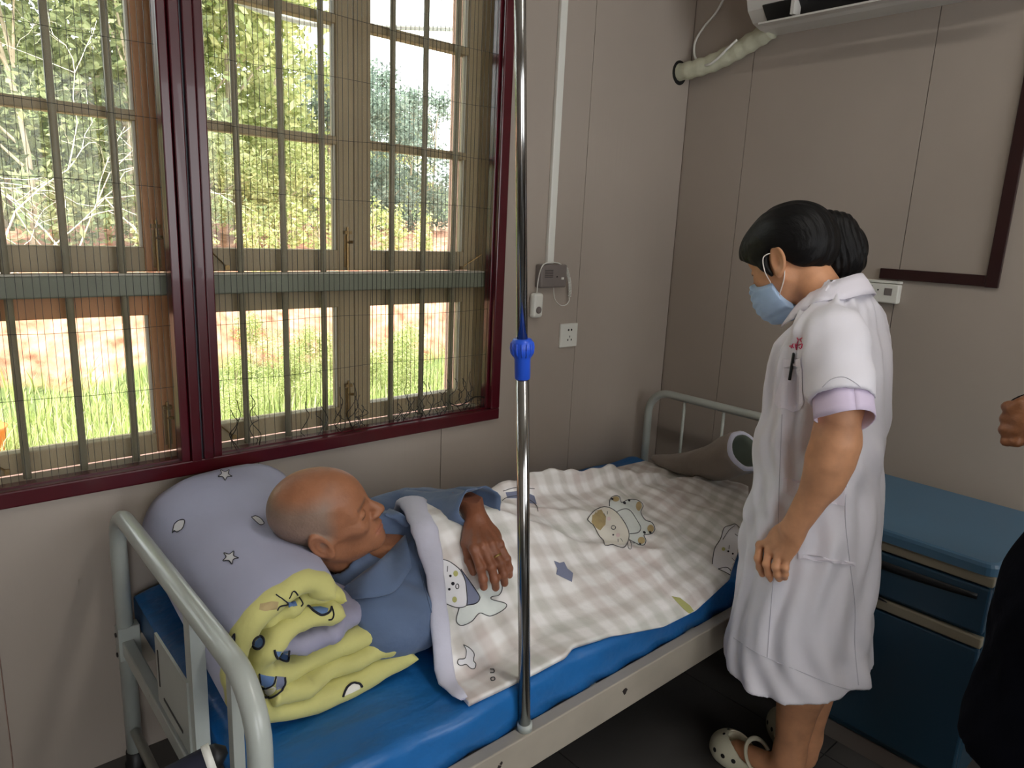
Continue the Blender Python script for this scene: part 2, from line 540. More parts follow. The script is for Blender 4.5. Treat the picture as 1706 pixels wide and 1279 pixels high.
def casement(x0, x1, z0, z1, muntins, latch_z=None, latch_side=1, inner=M_wood):
    sw, br, tr = 0.055, 0.062 if z0 > 1.1 else 0.052, 0.055
    c = MB()
    c.box(x0, x0 + sw, WY0, WY1 - 0.005, z0, z1, 0, 0.003).box(x1 - sw, x1, WY0, WY1 - 0.005, z0, z1, 0, 0.003)
    c.box(x0 + sw, x1 - sw, WY0, WY1 - 0.005, z0, z0 + br, 1, 0.003).box(x0 + sw, x1 - sw, WY0, WY1 - 0.005, z1 - tr, z1, 2, 0.003)
    o = c.build('casement', None, win, mats=[inner, M_wood, inner if z0 < 1.1 else M_wood])
    zs = [z0 + br] + muntins + [z1 - tr]
    for z in muntins:
        MB().box(x0 + sw - 0.002, x1 - sw + 0.002, WY0 + 0.004, WY1 - 0.008, z - 0.0125, z + 0.0125, bevel=0.003).build('muntin', M_wood, o)
    for a, b in zip(zs[:-1], zs[1:]):
        MB().box(x0 + sw - 0.004, x1 - sw + 0.004, WY0 + 0.026, WY0 + 0.030, a, b).build('pane', M_glass, o)
        # putty bead
        MB().box(x0 + sw, x0 + sw + 0.006, WY0 + 0.012, WY0 + 0.026, a, b).box(x1 - sw - 0.006, x1 - sw, WY0 + 0.012, WY0 + 0.026, a, b).build('bead', M_sill, o)
    if latch_z: latch(o, x1 - sw / 2 if latch_side > 0 else x0 + sw / 2, latch_z)
    return o
XS = ((-0.411, 0.070), (0.071, 0.551), (0.609, 1.089), (1.091, 1.567))
for k, (a, b) in enumerate(XS):
    inner = M_wood_or if k == 1 else M_wood
    up = casement(a, b, 1.289, 2.371, [1.6675, 1.9975], latch_z=1.375 if k in (1, 2) else None, inner=inner)
    lo = casement(a, b, 0.806, 1.2325, [], latch_z=0.90 if k in (1, 2) else None, inner=inner if k != 3 else M_wood)
    if k == 3: stay(up, 1.50, 1.296, 0.07, 0.05)
    if k in (0, 1, 2): stay(lo, a + 0.09, 0.818, -0.06, 0.06)
    if k == 2: stay(up, a + 0.09, 1.30, -0.055, 0.05)
# security bars
for x in [0.197 - 0.119 * k for k in range(5, 0, -1)] + [0.197, 0.316, 0.435, 0.726, 0.849, 0.969, 1.201, 1.320, 1.441, 1.0885]:
    if x == 1.0885: continue
    MB().tube([(x, 0.062, 0.80), (x, 0.062, 2.375)], 0.0088, 10).build('security_bar', M_bar, win, smooth=True)

# ------------------------------------------------------------------ things on the walls
# white cable duct down to the call unit
cd = MB().box(1.812, 1.844, -0.016, -0.0005, 1.318, RZ, bevel=0.003)
tag(cd.build('cable_duct', M_white_pl), 'white plastic cable duct running down wall beside window', 'cable duct')
# bedside call unit with push button
cu = thing('call_unit', 'grey wall call unit with hanging white push button and cord', 'call unit', (1.83, 0, 1.23))
MB().box(1.766, 1.898, -0.034, -0.0005, 1.232, 1.316, bevel=0.006).build('housing', M_grey_pl, cu)
mb = MB()
for i in range(5):
    for k in range(7): mb.box(1.785 + k * .006, 1.788 + k * .006, -0.0348, -0.0335, 1.270 + i * .006, 1.273 + i * .006)
mb.build('speaker_holes', M_black, cu)
MB().box(1.868, 1.880, -0.037, -0.033, 1.262, 1.270).build('call_key', M_white_pl, cu)
MB().tube([(1.846, -.033, 1.272), (1.846, -.036, 1.272)], 0.0025, 8).build('indicator', M_black, cu)
hb = MB().box(1.738, 1.786, -0.034, -0.006, 1.124, 1.214, bevel=0.010).build('push_button', M_white_pl, cu)
v, f = lathe_geo([(0.0, 0), (0.013, 0), (0.013, 0.002), (0.010, 0.0035), (0.0, 0.0035)], (1.762, -0.0338, 1.153), (0, -1, 0), 18)
make('button_ring', v, f, M_grey_pl, hb, True)
MB().tube(smooth_path([(1.762, -.02, 1.213), (1.762, -.022, 1.25), (1.764, -.03, 1.295), (1.775, -.036, 1.318), (1.81, -.036, 1.324), (1.85, -.03, 1.322), (1.885, -.02, 1.312)], 5), 0.0022, 6).build('cord', M_white_pl, cu, True)
coil = []
for k in range(150):
    t = k / 149
    c = Vector((1.905 + 0.028 * math.sin(t * 1.9), -0.02, 1.305 - 0.11 * t))
    coil.append(c + Vector((math.cos(k * 0.85), math.sin(k * 0.85) * 0.8, 0)) * 0.0062)
MB().tube(coil, 0.0018, 5).build('coiled_cord', M_white_pl, cu, True)
MB().tube(smooth_path([(1.93, -.02, 1.195), (1.932, -.02, 1.18), (1.915, -.02, 1.165), (1.885, -.02, 1.165), (1.855, -.02, 1.19), (1.845, -.02, 1.233)], 5), 0.0018, 6).build('cord', M_white_pl, cu, True)
# socket
so = thing('wall_socket', 'square white electrical socket on wall below call unit', 'socket', (1.953, 0, 1.0))
MB().box(1.907, 1.999, -0.011, -0.0005, 0.999, 1.091, bevel=0.003).build('faceplate', M_white_pl, so)
mb = MB()
for dx in (-0.008, 0.008): mb.tube([(1.956 + dx, -.010, 1.066), (1.956 + dx, -.0116, 1.066)], 0.0042, 10)
mb.box(1.9545, 1.9575, -.0116, -.010, 1.036, 1.044); mb.box(1.944, 1.949, -.0116, -.010, 1.024, 1.031); mb.box(1.963, 1.968, -.0116, -.010, 1.024, 1.031)
mb.build('pin_holes', M_black, so)
# white intercom on the right wall
ic = thing('intercom', 'white wall intercom box behind the nurse\'s shoulder', 'intercom', (RX, -0.876, 1.246))
MB().box(RX - 0.030, RX - 0.0005, -0.950, -0.803, 1.246, 1.310, bevel=0.004).box(RX - 0.026, RX - 0.0005, -0.950, -0.803, 1.312, 1.321, bevel=0.002).build('housing', M_white_pl, ic)
mb = MB()
for i in range(5):
    for k in range(8): mb.box(RX - .0306, RX - .0298, -0.830 - k * .0045 - .0028, -0.830 - k * .0045, 1.280 + i * .0046, 1.2826 + i * .0046)
mb.build('speaker_holes', M_black, ic)
MB().tube([(RX - .0296, -0.884, 1.288), (RX - .0312, -0.884, 1.288)], 0.0028, 8).build('indicator', M_black, ic)
MB().box(RX - .0312, RX - .0298, -0.930, -0.905, 1.272, 1.296, bevel=0.0005).build('call_key', M_grey_pl, ic)
# dark brown trunking
MB().box(RX - 0.014, RX - 0.0005, -1.226, -0.874, 1.326, 1.361, bevel=0.002).box(RX - 0.015, RX - 0.0005, -1.228, -1.190, 1.324, RZ, bevel=0.002)
tk = thing('trim_1', 'dark brown cable trunking bent at a corner on right wall', loc=(RX, -1.05, 1.33), kind='structure')
MB().box(RX - 0.014, RX - 0.0005, -1.192, -0.874, 1.326, 1.361, bevel=0.002).build('trunking_run', M_brown, tk)
MB().box(RX - 0.015, RX - 0.0005, -1.228, -1.192, 1.324, RZ, bevel=0.002).build('trunking_run', M_brown, tk)

# air conditioner
M_ac = mat('ac_white', (214, 212, 206), 0.35, var=0.02)
M_acd = mat('ac_dark_vent', (30, 30, 30), 0.6, var=0.05)
ac = thing('air_conditioner', 'white split air conditioner high on the right wall', 'air conditioner', (RX, -0.8, 2.18))
prof = [(RX - .001, 2.18), (RX - .10, 2.178), (RX - .155, 2.190), (RX - .195, 2.222), (RX - .212, 2.262), (RX - .215, 2.46), (RX - .19, 2.485), (RX - .001, 2.49)]
y0, y1 = -1.245, -0.365
v = [(x, y0, z) for x, z in prof] + [(x, y1, z) for x, z in prof]
n = len(prof)
f = [tuple(range(n)), tuple(range(2 * n - 1, n - 1, -1))] + [(i, (i + 1) % n + 0, (i + 1) % n + n, i + n) for i in range(n)]
make('body', v, [q[::-1] for q in f], M_ac, ac)
# outlet slot, louvre, front panel
v = [(RX - .150, y0 + .06, 2.184), (RX - .2005, y0 + .06, 2.232), (RX - .2005, y1 - .06, 2.232), (RX - .150, y1 - .06, 2.184)]
vv = v + [(x - .004, y, z - .004) for x, y, z in v]
make('outlet', vv, [(0, 1, 2, 3), (7, 6, 5, 4), (0, 4, 5, 1), (1, 5, 6, 2), (2, 6, 7, 3), (3, 7, 4, 0)], M_acd, ac)
mb = MB()
a, b = Vector((RX - .168, 0, 2.176)), Vector((RX - .222, 0, 2.170))
for ya, yb in ((y0 + .06, y1 - .062),):
    nrm = Vector((-0.1, 0, -1.0)).normalized() * 0.006
    v = [(a.x, ya, a.z), (b.x, ya, b.z), (b.x, yb, b.z), (a.x, yb, a.z)]
    v += [(p[0] + nrm.x, p[1], p[2] + nrm.z) for p in v]
    mb.add(v, [(0, 1, 2, 3), (7, 6, 5, 4), (0, 4, 5, 1), (1, 5, 6, 2), (2, 6, 7, 3), (3, 7, 4, 0)])
mb.build('louvre', M_ac, ac)
MB().box(RX - .228, RX - .213, y0 + .005, y1 - .005, 2.262, 2.47, bevel=0.005).build('front_panel', M_ac, ac)
for yy in (-0.55, -0.8, -1.05): MB().box(RX - .225, RX - .180, yy - .006, yy + .006, 2.176, 2.222).build('louvre_bracket', M_ac, ac)
# insulated pipe and loose cable
M_pipe = mat('cream_pipe_wrap', (196, 196, 172), 0.7, var=0.10, vscale=20, bump=0.004, bscale=25)
pp = smooth_path([(2.515, 0.02, 2.087), (2.52, -0.06, 2.092), (2.535, -0.14, 2.108), (2.545, -0.22, 2.135), (2.548, -0.30, 2.166), (2.548, -0.37, 2.195)], 6)
pi = thing('insulated_pipe', 'cream wrapped pipe from air conditioner into corner hole', 'pipe', (2.53, -0.15, 2.1))
MB().tube(pp, [0.034 + 0.0025 * math.sin(k * 1.7) for k in range(len(pp))], 14).build('wrap', M_pipe, pi, True)
v, f = lathe_geo([(0.0, 0), (0.047, 0), (0.047, .0012), (0.0, .0012)], (2.513, 0.0002, 2.085), (0, -1, 0), 22)
make('hole', v, f, M_black, pi)
CBP = [at(u_, v_, x=x_) for u_, v_, x_ in ((1207, -4, 2.572), (1192, 22, 2.568), (1172, 46, 2.560), (1158, 70, 2.552), (1157, 92, 2.545), (1166, 106, 2.52), (1180, 108, 2.50), (1196, 97, 2.498), (1212, 81, 2.50), (1228, 66, 2.505))]
for p_ in CBP: p_.y = min(p_.y, -.012)
cbo = MB().tube([(2.572, CBP[0].y - .004, RZ - .002), *smooth_path(CBP, 5)], 0.0050, 8).build('loose_cable', M_white_pl, None, True)
tag(cbo, 'thin white cable looping over the insulated pipe', 'cable')

# ceiling lamp: twin tube fitting in the middle of the room
M_tube = bpy.data.materials.new('lamp_tube'); M_tube.use_nodes = True
b_ = M_tube.node_tree.nodes['Principled BSDF']; b_.inputs['Emission Color'].default_value = (1, .95, .88, 1); b_.inputs['Emission Strength'].default_value = 9.0
lt = thing('ceiling_lamp', 'twin tube ceiling lamp in the middle of the room', 'lamp', (1.0, -2.1, RZ - 0.09))
MB().box(0.94, 1.06, -2.72, -1.48, RZ - 0.05, RZ - 0.0005, bevel=0.006).build('tray', M_white_pl, lt)
for x in (0.965, 1.035):
    MB().tube([(x, -2.70, RZ - 0.068), (x, -1.50, RZ - 0.068)], 0.014, 12).build('tube', M_tube, lt, True)
ld = bpy.data.lights.new('ceiling_lamp_light', 'AREA'); ld.shape = 'RECTANGLE'; ld.size = 0.14; ld.size_y = 1.2; ld.energy = 7.5; ld.color = (1.0, 0.965, 0.91)
lo_ = bpy.data.objects.new('ceiling_lamp_light', ld); COL.objects.link(lo_); lo_.parent = lt; lo_.matrix_parent_inverse = Matrix.Translation(-Vector(lt['base'])); lo_.location = (1.0, -2.1, RZ - 0.09)
# ================================================================== BED AND FURNITURE
M_bed = mat('pale_grey_green_enamel', (176, 182, 176), 0.28, var=0.05, vscale=9, coat=0.15, chips=((30, 26, 24), 11, 0.735))
M_bedside = mat('worn_cream_enamel', (168, 160, 146), 0.4, var=0.08, vscale=8, chips=((34, 28, 26), 7, 0.70))
M_chip = mat('chipped_rust', (38, 30, 28), 0.8, var=0.2, vscale=60)
M_chrome = mat('brushed_stainless', (170, 170, 168), 0.16, metal=1.0, var=0.03)
M_blueknob = mat('blue_plastic', (36, 84, 206), 0.35, var=0.03)
HX, FXB = 0.352, 2.42          # head rail, foot rail
BYF, BYN = -0.065, -0.948      # far and near posts
bed = thing('hospital_bed', 'pale enamelled steel hospital bed frame with tubular head and foot rails', 'bed', (1.38, -0.5, 0))
def end_rail(x, ztop, r, ynear, yfar, name):
    R_ = 0.10
    p = [(x, yfar, 0.02), (x, yfar, ztop - R_)]
    for k in range(1, 8):
        a = math.pi / 2 * k / 8
        p.append((x, yfar - R_ * (1 - math.cos(a)), ztop - R_ + R_ * math.sin(a)))
    p.append((x, yfar - R_, ztop)); p.append((x, (yfar + ynear) / 2, ztop)); p.append((x, ynear + R_, ztop))
    for k in range(1, 8):
        a = math.pi / 2 * k / 8
        p.append((x, ynear + R_ * (1 - math.sin(a)), ztop - R_ * (1 - math.cos(a))))
    p += [(x, ynear, ztop - R_), (x, ynear, 0.02)]
    return MB().tube(p, r, 16).build(name, M_bed, bed, True)
end_rail(HX, 0.735, 0.0195, BYN, BYF, 'head_rail')
end_rail(FXB, 0.785, 0.0165, BYN, BYF, 'foot_rail')
for y in (-0.245, -0.43, -0.615, -0.80):
    MB().tube([(FXB, y, 0.38), (FXB, y, 0.775)], 0.0065, 8).build('spindle', M_bed, bed, True)
MB().box(HX - 0.009, HX + 0.009, -0.856, -0.834, 0.37, 0.725).build('spindle', M_bed, bed)
# card holder on the head rail
ch = MB().box(HX - 0.018, HX - 0.013, -0.640, -0.430, 0.425, 0.585).build('card_holder', M_bed, bed)
MB().box(HX - 0.0192, HX - 0.0178, -0.452, -0.447, 0.47, 0.555).box(HX - 0.0192, HX - 0.0178, -0.600, -0.475, 0.452, 0.458).build('card_slot', M_black, ch)
MB().box(HX - 0.014, HX + 0.012, -0.665, -0.630, 0.37, 0.725).build('holder_post', M_bed, bed)
for x, n in ((HX, 'cross_rail'), (FXB, 'cross_rail')):
    MB().box(x - 0.013, x + 0.013, BYN, BYF, 0.345, 0.385, bevel=0.003).build(n, M_bed, bed)
    MB().tube([(x, BYN, 0.12), (x, BYF, 0.12)], 0.012, 10).build('stretcher', M_bed, bed, True)
for y, s in ((BYN, -1), (BYF, 1)):
    MB().box(HX + 0.012, FXB - 0.012, y - 0.016, y + 0.016, 0.302, 0.392, bevel=0.003).build('side_rail', M_bedside, bed)
for x in (0.75, 1.15, 1.55, 1.95):
    MB().box(x - 0.02, x + 0.02, BYN + 0.017, BYF - 0.017, 0.352, 0.385).build('slat', M_bed, bed)
for x in (HX, FXB):
    for y in (BYN, BYF):
        v, f = lathe_geo([(0.0, 0), (0.026, 0), (0.026, .022), (0.022, .03), (0.022, .055), (0, .055)], (x, y, 0.0), (0, 0, 1), 14)
        make('foot_cap', v, f, M_black, bed, True)
# corner brackets with bolts at the head post
mb = MB().box(HX - 0.021, HX + 0.03, BYF - 0.021, BYF + 0.015, 0.33, 0.42, bevel=0.003)
mb.build('bracket', M_bed, bed)
for dz in (0.345, 0.40): MB().tube([(HX - .0215, BYF - .004, dz), (HX - .0245, BYF - .004, dz)], 0.006, 8).build('bolt', M_chip, bed)
# chipped enamel spots on the near side rail
def blob(cx, cz, r, seed):
    rnd = random.Random(seed)
    n = 11
    ring = [(cx + r * rnd.uniform(.6, 1.3) * math.cos(2 * math.pi * k / n), BYN - .0164, cz + r * rnd.uniform(.6, 1.3) * math.sin(2 * math.pi * k / n)) for k in range(n)]
    back = [(a, b + 0.0006, c) for a, b, c in ring]
    return ring + back, [tuple(range(n))] + [(k, k + n, (k + 1) % n + n, (k + 1) % n) for k in range(n)]
for i, (cx, cz, r) in enumerate(((1.235, 0.357, 0.0085), (0.835, 0.352, 0.008), (0.828, 0.338, 0.005), (0.842, 0.362, 0.004), (0.820, 0.345, 0.003), (0.752, 0.362, 0.004), (0.712, 0.388, 0.004))):
    v, f = blob(cx, cz, r, i); make('chip', v, f, M_chip, bed)

# mattress: blue vinyl
def mattress_mat():
    m = mat('blue_vinyl', (30, 104, 172), 0.42, var=0.10, vscale=6, bump=0.010, bscale=7, bstretch=(1.0, 2.4, 1.5), coat=0.05)
    return m
M_matt = mattress_mat()
MZ0, MZ1 = 0.386, 0.487
MX0, MX1, MY0, MY1 = 0.385, 2.395, -0.928, -0.020
nx, ny, nz = 90, 44, 6
def matt_pt(i, j, k):
    pass
bm = bmesh.new()
bmesh.ops.create_grid(bm, x_segments=100, y_segments=48, size=0.5)
tv = []
rowsT = []
rng = np.random.RandomState(3)
ph = rng.uniform(0, 6.28, 12)
def matt_z(x, y):
    w = 0.0028 * math.sin(9 * x + 13 * y + ph[0]) + 0.0022 * math.sin(17 * x - 8 * y + ph[1]) + 0.0016 * math.sin(31 * y + 11 * x + ph[2]) + 0.002 * math.sin(23 * x + ph[3] + 4 * math.sin(5 * y))
    return MZ1 + w
bm.free()
prof = []      # cross-section round the mattress: (dist inward, z level)
NXM, NYM = 110, 60
V = []; F = []
def sect(i):
    x = MX0 + (MX1 - MX0) * i / NXM
    ex = min(1.0, min(i, NXM - i) / 3.0)
    ring = []
    r = 0.022
    wob = 0.006 * math.sin(14 * x + ph[4]) + 0.004 * math.sin(31 * x + ph[5])
    # near side bottom -> top
    for z in (MZ0, MZ0 + .03, MZ0 + .06): ring.append((MY0 + wob * (z - MZ0) / .1 + 0.004 * math.sin(50 * x + z * 80), z))
    for a in (0, 30, 60, 90):
        ring.append((MY0 + wob * .8 + r * (1 - math.cos(math.radians(a))), matt_z(x, MY0) - r + r * math.sin(math.radians(a))))
    for k in range(1, NYM):
        y = MY0 + r + (MY1 - MY0 - 2 * r) * k / NYM
        ring.append((y, matt_z(x, y)))
    for a in (90, 60, 30, 0):
        ring.append((MY1 - r * (1 - math.cos(math.radians(a))), matt_z(x, MY1) - r + r * math.sin(math.radians(a))))
    ring.append((MY1, MZ0 + .03)); ring.append((MY1, MZ0))
    cz = (MZ0 + MZ1) / 2
    if ex < 1.0:
        s = 0.80 + 0.20 * math.sin(ex * math.pi / 2)
        ring = [(y, cz + (z - cz) * s) for y, z in ring]
    return [(x, y, z) for y, z in ring]
S = [sect(i) for i in range(NXM + 1)]
K = len(S[0])
for s_ in S: V += s_
for i in range(NXM):
    for k in range(K - 1): F.append((i * K + k, i * K + k + 1, (i + 1) * K + k + 1, (i + 1) * K + k))
    F.append((i * K + K - 1, i * K, (i + 1) * K, (i + 1) * K + K - 1))
F.append(tuple(range(K))[::-1]); F.append(tuple(NXM * K + k for k in range(K)))
F = [q[::-1] for q in F]
mattress = make('mattress', V, F, M_matt, None, True)
tag(mattress, 'blue vinyl covered mattress on the hospital bed', 'mattress')

# IV pole on the near side rail
pb = Vector((0.921, -0.946, 0.394)); pt_ = Vector((0.805, -0.935, 2.15))
dirp = (pt_ - pb).normalized()
iv = thing('iv_pole', 'chrome drip stand pole with blue clamp rising from bed side rail', 'pole', tuple(pb))
mid = at(866, 572, y=-0.94)
h_mid = (mid - pb).dot(dirp)
MB().tube([pb, pb + dirp * h_mid], 0.0125, 18).build('lower_tube', M_chrome, iv, True)
MB().tube([pb + dirp * (h_mid - .02), pt_], 0.0100, 18).build('upper_tube', M_chrome, iv, True)
v, f = lathe_geo([(0.0, 0), (0.0165, 0), (0.0165, .016), (0.0, .016)], pb - dirp * 0.001, dirp, 18); make('socket_ring', v, f, M_bed, iv, True)
kn = thing('x', None, None)
bpy.data.objects.remove(kn)
v, f = lathe_geo([(0.0, -.068), (0.0135, -.068), (0.0145, -.066), (0.0150, -.030), (0.0165, -.026), (0.0205, -.018), (0.0215, -.008), (0.0205, .002), (0.0165, .008), (0.0, .009)], pb + dirp * h_mid, dirp, 24)
kn = make('clamp_knob', v, f, M_blueknob, iv, True)
mb = MB()
u = dirp.orthogonal().normalized(); w = dirp.cross(u)
for k in range(14):
    a = 2 * math.pi * k / 14
    e = u * math.cos(a) + w * math.sin(a)
    c0 = pb + dirp * h_mid
    mb.tube([c0 + dirp * -.024 + e * .0165, c0 + dirp * -.017 + e * .0207, c0 + dirp * -.008 + e * .0218, c0 + dirp * .001 + e * .0205], 0.0016, 6)
mb.build('grip_rib', M_blueknob, kn, True)

# bedside cabinet
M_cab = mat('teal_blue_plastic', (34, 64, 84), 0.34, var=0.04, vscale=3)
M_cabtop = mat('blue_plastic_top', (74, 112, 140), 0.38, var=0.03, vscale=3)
M_beige = mat('beige_plastic_strip', (140, 132, 112), 0.4, var=0.04)
cab = thing('bedside_cabinet', 'teal blue plastic bedside cabinet with beige strips beside the nurse', 'cabinet', (2.2, -1.24, 0))
cx0, cx1, cy0, cy1 = 1.955, 2.455, -1.500, -0.992
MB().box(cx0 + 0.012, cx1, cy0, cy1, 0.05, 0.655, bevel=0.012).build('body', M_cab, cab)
def rounded_slab(z0, z1, x0, x1, y0, y1, r, edge, m, name, crown=0.0):
    out = []
    pts = []
    for (cx, cy, a0) in ((x1 - r, y1 - r, 0), (x0 + r, y1 - r, 90), (x0 + r, y0 + r, 180), (x1 - r, y0 + r, 270)):
        for k in range(7):
            a = math.radians(a0 + 90 * k / 6)
            pts.append((cx + r * math.cos(a), cy + r * math.sin(a)))
    n = len(pts); v = []
    mx, my = (x0 + x1) / 2, (y0 + y1) / 2
    lv = [(z0, 0), (z1 - edge, 0), (z1 - edge * .3, -edge * .3), (z1, -edge)]
    for z, d in lv:
        for x, y in pts:
            L = math.hypot(x - mx, y - my); s = (L + d) / L
            v.append((mx + (x - mx) * s, my + (y - my) * s, z))
    f = [tuple(range(n))[::-1]]
    for i in range(len(lv) - 1):
        for k in range(n): f.append((i * n + k, i * n + (k + 1) % n, (i + 1) * n + (k + 1) % n, (i + 1) * n + k))
    f.append(tuple((len(lv) - 1) * n + k for k in range(n)))
    return make(name, v, f, m, cab)
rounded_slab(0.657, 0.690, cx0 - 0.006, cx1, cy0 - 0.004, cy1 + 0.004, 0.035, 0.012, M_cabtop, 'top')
MB().box(cx0 - 0.002, cx0 + 0.02, cy0 + .002, cy1 - .002, 0.628, 0.656, bevel=0.004).build('strip', M_beige, cab)
dr = MB().box(cx0 - 0.002, cx0 + 0.02, cy0 + .004, cy1 - .004, 0.50, 0.624, bevel=0.006).build('drawer', M_cab, cab)
# black sheet paints the shade of a curved finger recess
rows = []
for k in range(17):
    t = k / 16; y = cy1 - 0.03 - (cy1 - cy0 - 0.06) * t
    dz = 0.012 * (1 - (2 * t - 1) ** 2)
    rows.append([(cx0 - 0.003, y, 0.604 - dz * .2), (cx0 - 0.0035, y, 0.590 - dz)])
v, f = solidify_grid(rows, thick=0.002); make('recess_shade', v, f, M_black, dr, True)
MB().box(cx0 - 0.004, cx0 + 0.02, cy0 + .002, cy1 - .002, 0.462, 0.492, bevel=0.004).build('strip', M_beige, cab)
do = MB().box(cx0 - 0.002, cx0 + 0.02, cy0 + .004, cy1 - .004, 0.075, 0.458, bevel=0.006).build('door', M_cab, cab)
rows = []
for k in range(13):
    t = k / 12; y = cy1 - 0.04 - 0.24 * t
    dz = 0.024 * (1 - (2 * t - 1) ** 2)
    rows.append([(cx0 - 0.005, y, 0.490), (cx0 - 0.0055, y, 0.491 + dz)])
v, f = solidify_grid(rows, thick=0.002); make('recess_shade', v, f, M_black, do, True)  # door recess, its shade also painted as a black sheet
MB().box(cx0 + 0.01, cx1 - 0.02, cy0 + .02, cy1 - .02, 0.0, 0.055).build('plinth', M_grey_pl, cab)

# navy tube with white ring leaning against the bed head
M_navy = mat('navy_fabric', (16, 20, 40), 0.7, var=0.15, vscale=30)
ta = at(354, 1261, x=0.296)
dt = Vector((.9, -.12, .2)).normalized()
tb = ta - dt * .70
um = thing('folded_umbrella', 'navy folded umbrella with white ring leaning at the bed head', 'umbrella', tuple(tb))
MB().tube([tb, tb + dt * .1, tb + dt * .5, ta - dt * .010], [0.010, 0.016, 0.021, 0.0205], 14).build('canopy', M_navy, um, True)
MB().tube([ta - dt * .011, ta + dt * .001], 0.0225, 18).build('ring', M_white_pl, um, True)
MB().tube([ta + dt * .001, ta + dt * .010, ta + dt * .022], [0.019, 0.017, 0.006], 14).build('tip', M_black, um, True)
# stool that carries the umbrella, left of the bed head
M_stool = mat('stool_wood', (120, 84, 56), .6, var=.12, vscale=8, vstretch=(1, 6, 1))
st_ = thing('wooden_stool', 'wooden stool left of the bed head carrying the umbrella', 'stool', (-.28, -.83, 0))
ztop = tb.z + .06 - .022
MB().box(-.46, -.12, -.98, -.68, ztop - .03, ztop, bevel=.006).build('seat', M_stool, st_)
for x in (-.44, -.14):
    for y in (-.96, -.70): MB().box(x - .016, x + .016, y - .016, y + .016, 0, ztop - .03).build('leg', M_stool, st_)
# ================================================================== OUTSIDE
def ground_mat():
    m = bpy.data.materials.new('red_soil_and_turf'); m.use_nodes = True
    nt = m.node_tree; b = nt.nodes['Principled BSDF']; b.inputs['Roughness'].default_value = 0.95
    at_ = nt.nodes.new('ShaderNodeAttribute'); at_.attribute_name = 'green'
    tc = nt.nodes.new('ShaderNodeTexCoord')
    n1 = nt.nodes.new('ShaderNodeTexNoise'); n1.inputs['Scale'].default_value = 1.6; n1.inputs['Detail'].default_value = 8
    n2 = nt.nodes.new('ShaderNodeTexNoise'); n2.inputs['Scale'].default_value = 7; n2.inputs['Detail'].default_value = 8
    nt.links.new(tc.outputs['Object'], n1.inputs[0]); nt.links.new(tc.outputs['Object'], n2.inputs[0])
    soil = nt.nodes.new('ShaderNodeValToRGB')
    soil.color_ramp.elements[0].color = (*lin((150, 82, 58)), 1); soil.color_ramp.elements[1].color = (*lin((222, 170, 138)), 1)
    soil.color_ramp.elements[0].position = .3; soil.color_ramp.elements[1].position = .7
    turf = nt.nodes.new('ShaderNodeValToRGB')
    turf.color_ramp.elements[0].color = (*lin((70, 84, 46)), 1); turf.color_ramp.elements[1].color = (*lin((132, 142, 84)), 1)
    nt.links.new(n2.outputs[0], soil.inputs[0]); nt.links.new(n2.outputs[0], turf.inputs[0])
    ad = nt.nodes.new('ShaderNodeMath'); ad.operation = 'ADD'
    sb = nt.nodes.new('ShaderNodeMath'); sb.operation = 'SUBTRACT'; sb.inputs[1].default_value = 0.5
    nt.links.new(n1.outputs[0], sb.inputs[0]); nt.links.new(at_.outputs['Fac'], ad.inputs[0]); nt.links.new(sb.outputs[0], ad.inputs[1])
    cl = nt.nodes.new('ShaderNodeMapRange'); cl.inputs[1].default_value = .4; cl.inputs[2].default_value = .6
    nt.links.new(ad.outputs[0], cl.inputs[0])
    mx = nt.nodes.new('ShaderNodeMix'); mx.data_type = 'RGBA'
    nt.links.new(cl.outputs[0], mx.inputs[0]); nt.links.new(soil.outputs[0], mx.inputs[6]); nt.links.new(turf.outputs[0], mx.inputs[7])
    nt.links.new(mx.outputs[2], b.inputs['Base Color'])
    return m
def smooth01(t):
    t = min(1, max(0, t)); return t * t * (3 - 2 * t)
def bank0(x): return 3.9 + 0.30 * math.sin(x * 0.9 + 1) + 0.18 * math.sin(x * 2.3) + .08 * max(0, x)
def hill0(x): return 12.5 + .75 * max(-6, x)
def ground_z(x, y):
    """terrain outside the window: turf, a cut red bank, a planted terrace, then the wooded hill"""
    b0 = bank0(x)
    z = -0.15 + 0.05 * math.sin(1.7 * x + y)
    k = smooth01((y - b0) / 1.3)
    z += 0.82 * k + .045 * max(0, y - b0 - 1.0)
    z += (0.06 * math.sin(3.1 * x + 1.3 * y) + 0.04 * math.sin(7 * x - 3 * y) + .03 * math.sin(13 * x + 5 * y)) * k
    return z + 4.5 * smooth01((y - hill0(x)) / 16)
NXG, NYG = 110, 110
v = []; g = []
for j in range(NYG + 1):
    y = WALLT + 0.02 + 44 * (j / NYG) ** 1.9
    for i in range(NXG + 1):
        x = -14 + 64 * i / NXG * (0.15 + 0.85 * (j / NYG) ** .8) - 2 + 2 * (j / NYG)
        z = ground_z(x, y)
        v.append((x, y, z))
        gr = 1.0 - smooth01((y - bank0(x) - 0.15) / 0.6)
        gr = max(gr, 0.9 * smooth01((y - hill0(x) + 1.5) / 2.0))
        g.append(gr)
f = [(j * (NXG + 1) + i, j * (NXG + 1) + i + 1, (j + 1) * (NXG + 1) + i + 1, (j + 1) * (NXG + 1) + i) for j in range(NYG) for i in range(NXG)]
ground = make('ground', v, f, ground_mat(), None, True)
a_ = ground.data.attributes.new('green', 'FLOAT', 'POINT'); a_.data.foreach_set('value', np.array(g, dtype=np.float32))
tag(ground, 'red soil bank and turf outside the window', kind='structure')

